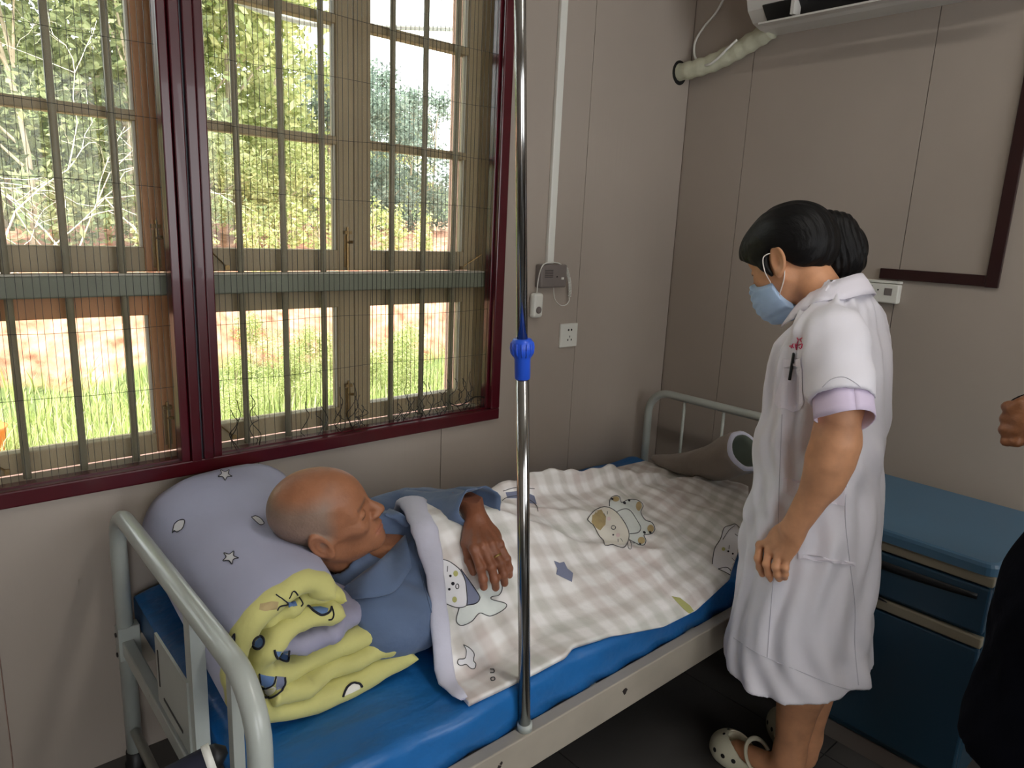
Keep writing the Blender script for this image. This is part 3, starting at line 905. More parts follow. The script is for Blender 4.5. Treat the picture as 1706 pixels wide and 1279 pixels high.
def leaf_mat(name, c1, c2):
    m = bpy.data.materials.new(name); m.use_nodes = True
    nt = m.node_tree; nt.nodes.clear()
    out = nt.nodes.new('ShaderNodeOutputMaterial')
    geo = nt.nodes.new('ShaderNodeNewGeometry')
    r = nt.nodes.new('ShaderNodeValToRGB'); r.color_ramp.elements[0].color = (*lin(c1), 1); r.color_ramp.elements[1].color = (*lin(c2), 1)
    nt.links.new(geo.outputs['Random Per Island'], r.inputs[0])
    d = nt.nodes.new('ShaderNodeBsdfDiffuse'); t = nt.nodes.new('ShaderNodeBsdfTranslucent')
    mx = nt.nodes.new('ShaderNodeMixShader'); mx.inputs[0].default_value = .4
    nt.links.new(r.outputs[0], d.inputs[0]); nt.links.new(r.outputs[0], t.inputs[0])
    nt.links.new(d.outputs[0], mx.inputs[1]); nt.links.new(t.outputs[0], mx.inputs[2]); nt.links.new(mx.outputs[0], out.inputs[0])
    return m
M_leafA = leaf_mat('bright_leaf', (132, 148, 84), (224, 226, 168))
M_leafB = leaf_mat('dark_leaf', (92, 104, 74), (178, 186, 138))
M_leafC = leaf_mat('bluish_leaf', (100, 116, 108), (166, 182, 166))
M_grass = leaf_mat('grass_blade', (150, 168, 92), (228, 232, 174))
M_bark = mat('pale_bark', (170, 156, 132), 0.9, var=0.2, vscale=5)
M_twig = mat('bleached_twig', (226, 218, 200), 0.9, var=0.1)

def leaf_cloud(rnd, n, size, shape):
    v = []; f = []
    for k in range(n):
        c = shape(rnd)
        a = Vector((rnd.gauss(0, 1), rnd.gauss(0, 1), rnd.gauss(0, .7))).normalized()
        b = a.orthogonal().normalized()
        b = (Matrix.Rotation(rnd.uniform(0, 6.28), 3, a) @ b)
        n_ = a.cross(b)
        s = size * rnd.uniform(.6, 1.3)
        i = len(v)
        v += [c - a * s, c - b * s * .42 + n_ * s * .1, c + a * s, c + b * s * .42 + n_ * s * .1]
        f.append((i, i + 1, i + 2, i + 3))
    return v, f
def tree_mesh(seed, h, rad, nleaf, size, trunk=0.07, m=None, low=0.25):
    rnd = random.Random(seed)
    clumps = []
    for k in range(int(14 + h * 2)):
        t = rnd.uniform(low, 1)
        r_ = rad * math.sin(math.pi * min(1, (t - low) / (1 - low) * .86 + .12)) * rnd.uniform(.3, 1)
        an = rnd.uniform(0, 6.28)
        clumps.append((Vector((r_ * math.cos(an), r_ * math.sin(an), h * t)), rad * rnd.uniform(.22, .42)))
    def shp(r):
        c, s = r.choice(clumps)
        return c + Vector((r.gauss(0, .5), r.gauss(0, .5), r.gauss(0, .42))) * s
    lv, lf = leaf_cloud(rnd, nleaf, size, shp)
    tk = MB()
    pts = [Vector((0, 0, -.3)), Vector((rnd.uniform(-.1, .1), rnd.uniform(-.1, .1), h * .35)), Vector((rnd.uniform(-.25, .25), rnd.uniform(-.2, .2), h * .9))]
    tk.tube(smooth_path(pts, 4), [trunk * (1 - .8 * k / 8) for k in range(9)], 7)
    for c, s in clumps[::2]:
        b0 = Vector((0, 0, c.z * .7))
        tk.tube([b0, b0.lerp(c, .5) + Vector((0, 0, .1)), c], [trunk * .35, trunk * .22, trunk * .08], 5)
    return lv, lf, tk
PROTO = {}
def proto(key, *a, m=None, **k):
    lv, lf, tk = tree_mesh(*a, **k)
    me = bpy.data.meshes.new('foliage'); me.from_pydata([tuple(q) for q in lv], [], lf); me.materials.append(m)
    mt = bpy.data.meshes.new('trunk'); mt.from_pydata([tuple(q) for q in tk.v], [], tk.f); mt.materials.append(M_bark)
    PROTO[key] = (me, mt)
proto('tall', 1, 7.5, 1.9, 5200, 0.10, m=M_leafA, low=.12)
proto('tall2', 2, 8.5, 2.0, 5200, 0.10, m=M_leafB, low=.10)
proto('bush', 3, 3.2, 1.4, 3200, 0.065, trunk=.05, m=M_leafA, low=.05)
proto('bush2', 4, 3.4, 1.5, 3400, 0.06, trunk=.05, m=M_leafB, low=.05)
proto('blue', 5, 5.2, 1.6, 4200, 0.085, m=M_leafC, low=.08)
proto('sap', 6, 1.1, .32, 260, 0.05, trunk=.018, m=M_leafA, low=.2)
def plant(key, name, label, cat, x, y, s=1.0, rz=0.0, group=None, dz=0.0):
    z = ground_z(x, y) + dz
    o = thing(name, label, cat, (0, 0, 0), group)
    for nm, me in zip(('foliage', 'trunk'), PROTO[key]):
        c = bpy.data.objects.new(nm, me); COL.objects.link(c); c.parent = o
    o.location = (x, y, z); o.rotation_euler = (0, 0, rz); o.scale = (s, s, s)
    return o

rt = random.Random(21)
ORD = ['leftmost', 'second from left', 'third from left', 'fourth from left', 'fifth from left', 'sixth from left', 'seventh from left', 'eighth from left']
def stand(lst, name, text, cat, group):
    """a stand of like plants, each told apart by its place from left to right"""
    lst = sorted(lst, key=lambda q: q[0] / (q[1] + 1.9))
    for i, (x, y, k, s_) in enumerate(lst):
        plant(k, name, text + ', ' + (ORD[i] if i < len(lst) - 1 else 'rightmost'), cat, x, y, s_, rt.uniform(0, 6), group)
stand([(.7, 9.6, 'tall2', .9), (1.9, 10.2, 'tall2', 1.0), (3.2, 11.2, 'tall2', 1.0), (.2, 12.5, 'tall2', 1.15), (1.6, 13.0, 'tall2', 1.2)], 'leafy_tree', 'dark leafy tree behind the left panes', 'tree', 'dark trees behind the left panes')
stand([(-.2, 9.0, 'bush2', 1.2), (1.3, 8.2, 'bush2', 1.0), (2.6, 8.8, 'bush2', 1.15)], 'leafy_shrub', 'dense dark shrub behind the left panes', 'shrub', 'shrubs behind the left panes')
stand([(4.3, 11.2, 'tall', .95), (5.2, 12.2, 'tall', 1.05), (6.3, 12.8, 'tall', .9), (4.9, 14.2, 'tall', 1.2), (6.8, 15.5, 'tall', 1.05), (3.6, 13.4, 'tall', 1.15), (5.9, 16.8, 'tall', 1.3)], 'leafy_tree', 'bright green tree behind the middle panes', 'tree', 'bright trees behind the middle panes')
stand([(3.9, 9.9, 'bush', .62), (5.4, 10.6, 'bush', .62), (6.6, 11.6, 'bush', .62)], 'leafy_shrub', 'bright shrub under trees behind the middle panes', 'shrub', 'bright shrubs behind the middle panes')
stand([(8.3, 14.5, 'blue', .72), (9.6, 15.2, 'blue', .80), (10.8, 15.6, 'blue', .70), (11.9, 16.4, 'blue', .78), (13.2, 17.2, 'blue', .8), (9.9, 17.8, 'blue', .9), (12.2, 19.0, 'blue', .95)], 'leafy_tree', 'blue green tree behind the right panes', 'tree', 'blue green trees behind the right panes')
stand([(10.6, 20.5, 'tall', .62), (12.6, 22, 'tall', .62), (14.6, 23.5, 'tall', .6), (16.5, 25, 'tall', .62), (18.5, 26, 'tall', .6)], 'leafy_tree', 'yellow green tree on the far ridge', 'tree', 'trees on the far ridge')
# planted saplings on the red terrace
for k in range(34):
    row = k % 4
    y = 6.3 + row * 1.15 + rt.uniform(-.2, .2)
    x = (y + 1.9) * (.22 + .56 * ((k // 4) + .5 + rt.uniform(-.3, .3)) / 9)
    plant('sap', 'sapling', 'small leafy sapling planted in the red terrace outside', 'sapling', x, y, rt.uniform(.55, .95), rt.uniform(0, 6), 'saplings on the terrace')
# weeds at the foot of the bank
for k in range(16):
    y = rt.uniform(2.9, 4.3); x = (y + 1.9) * rt.uniform(.34, .78)
    plant('bush', 'weed_plant', 'bright leafy weed growing at the foot of the bank outside', 'plant', x, y, rt.uniform(.13, .22), rt.uniform(0, 6), 'weeds at the foot of the bank')
# turf
gv = []; gf = []
for k in range(15000):
    y = .6 + 4.2 * rt.random() ** .7
    x = (y + 1.9) * rt.uniform(.0, .85)
    if y > bank0(x) + .5 * rt.random(): continue
    z = ground_z(x, y); h_ = rt.uniform(.08, .26) * (1.5 if rt.random() < .1 else 1); a = rt.uniform(0, 6.28); w = rt.uniform(.004, .009)
    lean = Vector((math.cos(a), math.sin(a), 0)) * h_ * rt.uniform(.1, .6); sd = Vector((-math.sin(a), math.cos(a), 0)) * w
    p0 = Vector((x, y, z - .01)); i = len(gv)
    gv += [p0 - sd, p0 + sd, p0 + lean * .4 + Vector((0, 0, h_ * .6)) + sd * .7, p0 + lean * .4 + Vector((0, 0, h_ * .6)) - sd * .7, p0 + lean + Vector((0, 0, h_))]
    gf += [(i, i + 1, i + 2, i + 3), (i + 3, i + 2, i + 4)]
turf = make('grass', gv, gf, M_grass); tag(turf, 'tall green grass below the red bank outside', 'grass', kind='stuff')
# bare bleached branches hanging in front of the slope
def twigs(name, root, d0, L, seed, label):
    r = random.Random(seed); mb = MB()
    def grow(p, d, l, rad, lev):
        pts = [p]
        for j in range(4):
            d = (d + Vector((r.gauss(0, .22), r.gauss(0, .15), r.gauss(0, .22) - .06))).normalized(); p = p + d * l / 4; pts.append(p)
        mb.tube(pts, [rad * (1 - .15 * q) for q in range(5)], 4, caps=False)
        if lev < 4:
            for _ in range(3 if lev < 2 else 2):
                q = pts[r.choice([2, 3, 4])]
                grow(q, (d + Vector((r.gauss(0, .55), r.gauss(0, .3), r.gauss(0, .5) - .15))).normalized(), l * r.uniform(.5, .75), rad * .6, lev + 1)
    grow(Vector(root), Vector(d0).normalized(), L, .012, 0)
    grow(Vector(root), (Vector(d0) + Vector((.5, 0, -.2))).normalized(), L * .9, .010, 1)
    o = mb.build(name, M_twig); tag(o, label, 'shrub'); return o
twigs('bare_shrub', (.85, 7.0, ground_z(.85, 7.0) - .05), (.1, 0, 1.0), 1.5, 3, 'bare pale branched shrub behind the left panes')
twigs('bare_shrub', (-.1, 6.2, ground_z(-.1, 6.2) - .05), (.35, 0, 1.0), 1.2, 9, 'low bare pale shrub at the far left outside')
twigs('bare_shrub', (1.6, 7.6, ground_z(1.6, 7.6) - .05), (-.2, 0, 1.0), 1.7, 12, 'tall bare pale shrub beside the red window post')
# pale grey pipe outside the upper panes
op = MB().tube(smooth_path([at(300, -40, y=1.2), at(380, -4, y=1.2), at(455, 24, y=1.2), at(545, 43, y=1.2), at(680, 46, y=1.2), at(830, 50, y=1.2), at(960, 54, y=1.2)], 5), .012, 8).build('outdoor_pipe', M_bed, None, True)
tag(op, 'pale grey pipe crossing outside the top panes', 'pipe')
# orange tub at the far left
oc = at(2, 722, z=ground_z(.3, 3.0) + .2)
v, f = lathe_geo([(0, 0), (.11, 0), (.15, .28), (.16, .30), (.145, .30), (.105, .02), (0, .02)], (oc.x - .12, oc.y, ground_z(oc.x, oc.y) - .02), (0, 0, 1), 20)
M_orange = mat('orange_plastic', (226, 120, 48), .5, var=.05)
tag(make('tub', v, f, M_orange, None, True), 'orange plastic tub in the grass at far left outside', 'tub')
# ================================================================== BODIES: signed-distance modelling, meshed with surface nets
def ell(P, c, r, A=None):
    q = P - np.asarray(c, float)
    if A is not None: q = q @ A
    r = np.asarray(r, float)
    k0 = np.linalg.norm(q / r, axis=1); k1 = np.linalg.norm(q / (r * r), axis=1) + 1e-9
    return k0 * (k0 - 1) / k1
def rc(P, a, b, ra, rb):
    a = np.asarray(a, float); b = np.asarray(b, float)
    ba = b - a; pa = P - a
    h = np.clip(pa @ ba / (ba @ ba + 1e-12), 0, 1)
    return np.linalg.norm(pa - h[:, None] * ba, axis=1) - (ra + (rb - ra) * h)
def chain(P, pts, rs, k=0.0):
    d = None
    for i in range(len(pts) - 1):
        e = rc(P, pts[i], pts[i + 1], rs[i], rs[i + 1])
        d = e if d is None else (smin(d, e, k) if k else np.minimum(d, e))
    return d
def smin(a, b, k):
    h = np.maximum(k - np.abs(a - b), 0) / k
    return np.minimum(a, b) - h * h * k * 0.25
def smax(a, b, k):
    return -smin(-a, -b, k)
def sdf_mesh(fn, lo, hi, h):
    lo = np.asarray(lo, float); hi = np.asarray(hi, float)
    n = np.ceil((hi - lo) / h).astype(int) + 1
    c = 5
    nc = -(-n // c) + 1
    gx, gy, gz = [lo[i] + h * c * np.arange(nc[i]) for i in range(3)]
    G = np.stack(np.meshgrid(gx, gy, gz, indexing='ij'), -1).reshape(-1, 3)
    Fc = fn(G).reshape(nc)
    near = np.abs(Fc) < h * c * 1.9
    nb = near.copy()
    for ax in range(3):
        nb |= np.roll(near, 1, ax)
        nb |= np.roll(near, -1, ax)
    idx = [np.arange(n[i]) // c for i in range(3)]
    Mk = nb[np.ix_(*idx)]
    F = np.where(Fc[np.ix_(*idx)] < 0, -1.0, 1.0)
    I = np.argwhere(Mk)
    F[Mk] = fn(lo + I * h)
    F[0] = np.maximum(F[0], 1e-4); F[-1] = np.maximum(F[-1], 1e-4)
    F[:, 0] = np.maximum(F[:, 0], 1e-4); F[:, -1] = np.maximum(F[:, -1], 1e-4)
    F[:, :, 0] = np.maximum(F[:, :, 0], 1e-4); F[:, :, -1] = np.maximum(F[:, :, -1], 1e-4)
    S = F < 0
    cells = np.zeros(np.array(F.shape) - 1, dtype=np.int8)
    corner = [(i, j, k) for i in (0, 1) for j in (0, 1) for k in (0, 1)]
    sl = lambda i, j, k, A: A[i:A.shape[0] - 1 + i, j:A.shape[1] - 1 + j, k:A.shape[2] - 1 + k]
    for (i, j, k) in corner: cells += sl(i, j, k, S)
    act = (cells > 0) & (cells < 8)
    ids = -np.ones(act.shape, dtype=np.int64)
    A = np.argwhere(act)
    ids[act] = np.arange(len(A))
    vals = {q: F[A[:, 0] + q[0], A[:, 1] + q[1], A[:, 2] + q[2]] for q in corner}
    acc = np.zeros((len(A), 3)); cnt = np.zeros(len(A))
    for q in corner:
        for ax in range(3):
            if q[ax] == 0:
                r = list(q); r[ax] = 1; r = tuple(r)
                a, b = vals[q], vals[r]
                m = (a < 0) != (b < 0)
                t = np.where(m, a / np.where(m, a - b, 1), 0)
                p = np.array(q, float)[None].repeat(len(A), 0); p[:, ax] += t
                acc += p * m[:, None]; cnt += m
    V = lo + (A + acc / np.maximum(cnt, 1)[:, None]) * h
    faces = []
    for ax in range(3):
        o1, o2 = [(1, 2), (2, 0), (0, 1)][ax]
        a = np.take(S, range(S.shape[ax] - 1), ax); b = np.take(S, range(1, S.shape[ax]), ax)
        E = np.argwhere(a != b)
        E = E[(E[:, o1] > 0) & (E[:, o2] > 0) & (E[:, o1] < S.shape[o1] - 1) & (E[:, o2] < S.shape[o2] - 1)]
        if not len(E): continue
        def cid(d1, d2):
            q = E.copy(); q[:, o1] -= d1; q[:, o2] -= d2
            return ids[q[:, 0], q[:, 1], q[:, 2]]
        Q = np.stack([cid(1, 1), cid(0, 1), cid(0, 0), cid(1, 0)], 1)
        fl = ~S[E[:, 0], E[:, 1], E[:, 2]]
        Q[fl] = Q[fl][:, ::-1]
        faces.append(Q[(Q >= 0).all(1)])
    Fq = np.concatenate(faces)
    # a light Laplacian pass
    for _ in range(1):
        s = np.zeros_like(V); c_ = np.zeros(len(V))
        for i in range(4):
            np.add.at(s, Fq[:, i], V[Fq[:, (i + 1) % 4]]); np.add.at(c_, Fq[:, i], 1)
        V = V * 0.5 + 0.5 * s / np.maximum(c_, 1)[:, None]
    return V, Fq
def join(parts):
    V = []; F = []; k = 0
    for v, f in parts:
        V.append(v); F.append(f + k); k += len(v)
    return np.concatenate(V), np.concatenate(F)
def np_make(name, V, F, m, parent=None, colors=None):
    me = bpy.data.meshes.new(name)
    me.vertices.add(len(V)); me.vertices.foreach_set('co', np.asarray(V, np.float32).ravel())
    me.loops.add(F.size); me.loops.foreach_set('vertex_index', np.asarray(F, np.int32).ravel())
    me.polygons.add(len(F)); me.polygons.foreach_set('loop_start', np.arange(0, F.size, 4, dtype=np.int32))
    me.update(calc_edges=True); me.validate()
    me.polygons.foreach_set('use_smooth', np.ones(len(me.polygons), dtype=bool))
    me.materials.append(m)
    if colors is not None:
        a = me.attributes.new('tint', 'FLOAT_COLOR', 'POINT')
        cc = np.ones((len(V), 4), np.float32); cc[:, :3] = colors
        a.data.foreach_set('color', cc.ravel())
    return add_obj(name, me, parent)
def skin_mat(name, rough=0.5, bump=0.0006, bscale=220):
    m = bpy.data.materials.new(name); m.use_nodes = True
    nt = m.node_tree; b = nt.nodes['Principled BSDF']
    a = nt.nodes.new('ShaderNodeAttribute'); a.attribute_name = 'tint'
    tc = nt.nodes.new('ShaderNodeTexCoord')
    n = nt.nodes.new('ShaderNodeTexNoise'); n.inputs['Scale'].default_value = 24; n.inputs['Detail'].default_value = 6
    mr = nt.nodes.new('ShaderNodeMapRange'); mr.inputs[1].default_value = .3; mr.inputs[2].default_value = .7; mr.inputs[3].default_value = .84; mr.inputs[4].default_value = 1.12
    mx = nt.nodes.new('ShaderNodeMix'); mx.data_type = 'RGBA'; mx.blend_type = 'MULTIPLY'; mx.inputs[0].default_value = 1.0
    nt.links.new(tc.outputs['Object'], n.inputs[0]); nt.links.new(n.outputs[0], mr.inputs[0])
    nt.links.new(a.outputs['Color'], mx.inputs[6]); nt.links.new(mr.outputs[0], mx.inputs[7])
    nt.links.new(mx.outputs[2], b.inputs['Base Color'])
    b.inputs['Roughness'].default_value = rough
    b.inputs['Specular IOR Level'].default_value = .4
    n2 = nt.nodes.new('ShaderNodeTexNoise'); n2.inputs['Scale'].default_value = bscale; n2.inputs['Detail'].default_value = 5
    bp = nt.nodes.new('ShaderNodeBump'); bp.inputs['Strength'].default_value = .8; bp.inputs['Distance'].default_value = bump
    nt.links.new(tc.outputs['Object'], n2.inputs[0]); nt.links.new(n2.outputs[0], bp.inputs['Height']); nt.links.new(bp.outputs[0], b.inputs['Normal'])
    return m

def head_sdf(L, gaunt=0.0, ears=True, nose=1.0):
    """local axes: forward, left, up; origin between the ears"""
    Q = L.copy(); Q[:, 1] = np.abs(Q[:, 1])
    d = ell(Q, (-.012, 0, .048), (.098, .076, .086))
    d = smin(d, ell(Q, (.030, 0, .040), (.066, .063, .064)), .03)
    d = smin(d, ell(Q, (.040, 0, -.032), (.050, .052, .070)), .03)
    d = smin(d, rc(Q, (.002, .050, -.036), (.068, .014, -.090), .022, .017), .028)
    d = smin(d, ell(Q, (.080, 0, -.091), (.019, .022, .017)), .018)
    d = smin(d, ell(Q, (.050, .044, -.014), (.032, .023, .020)), .030)
    d = smin(d, rc(Q, (.086, 0, .033), (.066, .046, .032), .011, .010), .016)
    d = smin(d, ell(Q, (.076, 0, -.056), (.024, .030, .026)), .022)
    d = smin(d, rc(Q, (.090, 0, .022), (.106 + .008 * nose, 0, -.016), .0085, .0115), .012)
    d = smin(d, ell(Q, (.100, .0125, -.021), (.013, .0085, .009)), .007)
    d = smax(d, -ell(Q, (.101, .031, .013), (.020, .020, .0135)), .012)
    d = smin(d, ell(Q, (.0785, .031, .0115), (.0135, .0165, .0118)), .004)
    d = smax(d, -rc(Q, (.095, .018, .0075), (.083, .046, .008), .0016, .0012), .003)      # eyelid line
    d = smin(d, rc(Q, (.0995, 0, -.0515), (.088, .023, -.0555), .0068, .0035), .006)
    d = smin(d, rc(Q, (.0965, 0, -.0635), (.086, .021, -.0600), .0072, .0035), .006)
    d = smax(d, -rc(Q, (.108, 0, -.0575), (.088, .028, -.0585), .0030, .0018), .003)
    if gaunt:
        d = smax(d, -ell(Q, (.050, .072, -.052), (.036, .014 * gaunt, .030)), .034)
        d = smax(d, -rc(Q, (.104, .020, -.028), (.090, .034, -.060), .0028, .0028), .008)   # nasolabial fold
        d = smax(d, -ell(Q, (.050, .082, .040), (.022, .012, .024)), .02)
    if ears:
        e = Q - np.array([-.010, .0790, .002])
        el = e[:, 1] + 0.12 * e[:, 0]                # flares outward toward the back
        ang = 0.22
        ef = e[:, 0] * math.cos(ang) + e[:, 2] * math.sin(ang); eu = -e[:, 0] * math.sin(ang) + e[:, 2] * math.cos(ang)
        rr = np.sqrt((ef / .0175) ** 2 + (eu / .0300) ** 2)
        helix = np.sqrt(((rr - 1) * .021) ** 2 + el ** 2) - .0046
        helix = np.where(ef > .013, helix + (ef - .013) * .8, helix)
        plate = np.sqrt(np.maximum(rr - .92, 0) ** 2 * .021 ** 2 + (el + .004) ** 2) - .0036
        lobe = ell(np.stack([ef, el, eu], 1), (.004, .001, -.031), (.0085, .0048, .0095))
        anti = np.sqrt(((np.sqrt(((ef - .002) / .0105) ** 2 + ((eu + .002) / .019) ** 2) - 1) * .013) ** 2 + (el + .001) ** 2) - .0028
        ear = smin(smin(smin(helix, plate, .004), lobe, .006), anti, .003)
        root = ell(np.stack([ef, el, eu], 1), (.012, -.010, .0), (.012, .012, .022))
        d = smin(smin(d, root, .008), ear, .006)
        d = smax(d, -ell(np.stack([ef, el, eu], 1), (.003, .004, -.002), (.0085, .0075, .0135)), .003)
    return d

def finger(P, pts, r0=0.0098, taper=0.78, k=0.004):
    rs = [r0 * (1 - (1 - taper) * i / (len(pts) - 1)) for i in range(len(pts))]
    rs = [rs[0]] + rs[1:]
    d = chain(P, pts, rs, k)
    for i in range(1, len(pts) - 1):      # knuckles
        d = smin(d, np.linalg.norm(P - np.asarray(pts[i]), axis=1) - rs[i] * 1.05, .004)
    return d
def V3(*a): return np.array(a, float)
def unit(a): a = np.asarray(a, float); return a / np.linalg.norm(a)
def box_of(pts, m):
    p = np.array(pts, float); return p.min(0) - m, p.max(0) + m

# ------------------------------------------------------------------ patient
PH_O = V3(.662, -.560, .800)
PH_F = unit((.760, -.545, .345)); PH_U = V3(-.454, -.093, .886); PH_U = unit(PH_U - PH_F * (PH_U @ PH_F)); PH_L = np.cross(PH_U, PH_F)
PH_A = np.stack([PH_F, PH_L, PH_U], 1)
NECK0 = PH_O + PH_A @ V3(-.028, 0, -.045)
NECK1 = V3(.775, -.520, .655)
def patient_head(P):
    d = head_sdf((P - PH_O) @ PH_A, gaunt=1.0, nose=.95)
    nk = rc(P, NECK0, NECK1, .052, .058)
    # neck tendons
    t1 = rc(P, PH_O + PH_A @ V3(-.01, -.055, -.05), V3(.80, -.56, .685), .010, .010)
    nk = smin(nk, t1, .02)
    d = smin(d, nk, .028)
    ch = ell(P, (.870, -.500, .600), (.16, .17, .106))
    return smin(d, ch, .04)
pv, pf = sdf_mesh(patient_head, (.50, -.70, .55), (.97, -.36, .95), .0027)
# forearm and hand over the blanket
PW = V3(1.006, -.652, .748)
PE = V3(1.000, -.350, .672)
HD = unit((-.030, -.075, -.028)); HN = unit((-.25, -.30, .92)); HN = unit(HN - HD * (HN @ HD)); HS = np.cross(HN, HD)   # HS: toward the thumb side
if HS[0] > 0: HS = -HS
MC = PW + HD * .090
def digit(off, up, dirs, lens):
    p = MC - HS * off + HN * up
    out = [PW + HD * .045 - HS * off * .75 + HN * (up - .004), p]
    for d_, l_ in zip(dirs, lens):
        p = p + unit(d_) * l_; out.append(p)
    return out
PF = [digit(-.031, -.001, ((-.05, -.62, -.72), (.15, -.25, -1.0), (.25, .10, -1.0)), (.045, .029, .022)),
      digit(-.010, .002, ((.02, -.62, -.70), (.16, -.30, -1.0), (.22, .05, -1.0)), (.050, .032, .023)),
      digit(.012, .001, ((.08, -.60, -.72), (.18, -.28, -1.0), (.22, .05, -1.0)), (.046, .030, .023)),
      digit(.032, -.004, ((.16, -.52, -.76), (.18, -.20, -1.0), (.2, .10, -1.0)), (.037, .024, .020))]
PT = [PW + HD * .020 + HS * .022 - HN * .006, PW + HD * .052 + HS * .040 - HN * .020, PW + HD * .082 + HS * .040 - HN * .042, PW + HD * .100 + HS * .034 - HN * .066]
def patient_hand(P):
    d = chain(P, [PE - V3(0, 0, .024), PW - HD * .07 + V3(0.004, .01, .0), PW], [.034, .033, .027], .02)
    A = np.stack([HD, HS, HN], 1)
    palm = ell(P, PW + HD * .055 - HN * .007, (.058, .046, .0175), A)
    d = smin(d, palm, .024)
    for i, pts in enumerate(PF):
        d = smin(d, finger(P, pts, .0114 if i < 3 else .0100, .80), .007)
        d = smin(d, ell(P, pts[1] + HN * .004, (.011, .0085, .006), A), .006)
        d = smin(d, rc(P, PW + HD * .02 - HS * (-.012 + .008 * i) + HN * .008, pts[1] + HN * .006, .0025, .0028), .010)   # tendons
    d = smin(d, finger(P, PT, .0120, .78), .010)
    return d
hv, hf = sdf_mesh(patient_hand, *box_of(PF[0] + PF[1] + PF[2] + PF[3] + PT + [PE + V3(0, -.02, 0), PW], .035), .0022)
# body hidden under the blanket
def patient_rest(P):
    d = ell(P, (1.12, -.48, .565), (.32, .17, .075))
    for y in (-.40, -.57):
        d = smin(d, chain(P, [(1.35, y, .555), (1.72, y - .005, .540), (1.98, y, .525), (2.02, y - .05, .53)], [.062, .046, .032, .026], .02), .04)
    d = smin(d, chain(P, [(.80, -.70, .58), (1.03, -.705, .532), (1.26, -.67, .535)], [.05, .04, .03], .02), .03)
    d = smin(d, chain(P, [(.80, -.32, .61), PE - V3(0, 0, .030)], [.045, .028], .02), .03)
    d = smin(d, ell(P, (.90, -.49, .59), (.2, .16, .09)), .04)
    return d
rv, rf = sdf_mesh(patient_rest, (.68, -.85, .44), (2.2, -.15, .75), .012)
V_, F_ = join([(pv, pf), (hv, hf), (rv, rf)])
base = np.array(lin((158, 106, 76)))
colr = np.tile(base, (len(V_), 1))
Lh = (V_ - PH_O) @ PH_A
inhead = np.zeros(len(V_), bool); inhead[:len(pv)] = True
# shaved grey stubble round the sides and back of the scalp
stub = np.clip((0.030 - Lh[:, 0] + 0.35 * Lh[:, 2]) / .03, 0, 1) * np.clip((Lh[:, 2] + .012 + np.where(Lh[:, 0] < -.03, .05, 0)) / .02, 0, 1) * np.clip((.112 - Lh[:, 2] + 0.2 * np.maximum(-Lh[:, 0], 0)) / .03, 0, 1) * inhead
ear_zone = (np.abs(Lh[:, 1]) > .0775)
stub *= ~ear_zone
colr = colr * (1 - .62 * stub[:, None]) + np.array(lin((128, 122, 112))) * .62 * stub[:, None]
lip = np.exp(-((Lh[:, 2] + .058) / .009) ** 2) * (Lh[:, 0] > .084) * inhead * (np.abs(Lh[:, 1]) < .026)
colr = colr * (1 - .45 * lip[:, None]) + np.array(lin((150, 84, 74))) * .45 * lip[:, None]
brow = np.exp(-((Lh[:, 2] - .034) / .0045) ** 2) * (Lh[:, 0] > .06) * (np.abs(Lh[:, 1]) > .010) * (np.abs(Lh[:, 1]) < .048) * inhead
colr = colr * (1 - .55 * brow[:, None]) + np.array(lin((62, 54, 48))) * .55 * brow[:, None]
lash = np.exp(-((Lh[:, 2] - .0070) / .0022) ** 2) * (Lh[:, 0] > .076) * (np.abs(np.abs(Lh[:, 1]) - .031) < .015) * inhead
colr = colr * (1 - .75 * lash[:, None]) + np.array(lin((40, 30, 26))) * .75 * lash[:, None]
# hand darker and redder
hh = np.zeros(len(V_), bool); hh[len(pv):len(pv) + len(hv)] = True
colr[hh] = np.array(lin((134, 84, 60)))
M_skin1 = skin_mat('weathered_skin', .46, .0011, 150)
pat = thing('person', 'patient in a blue grey shirt lying in bed with one hand on the blanket', 'person', (1.1, -.5, MZ1))
np_make('body', V_, F_, M_skin1, pat, colr)
# fingernails and ring
M_nail = mat('nail', (176, 130, 106), .3, var=.03)
M_gold = mat('dull_ring', (176, 150, 92), .3, metal=.9, var=.05)
rp = Vector(PF[2][1]).lerp(Vector(PF[2][2]), .62); rd = (Vector(PF[2][2]) - Vector(PF[2][1])).normalized()
v, f = lathe_geo([(.0102, -.0022), (.0114, -.0022), (.0118, 0), (.0114, .0022), (.0102, .0022)], rp, rd, 20)
make('ring', v, f, M_gold, pat, True)

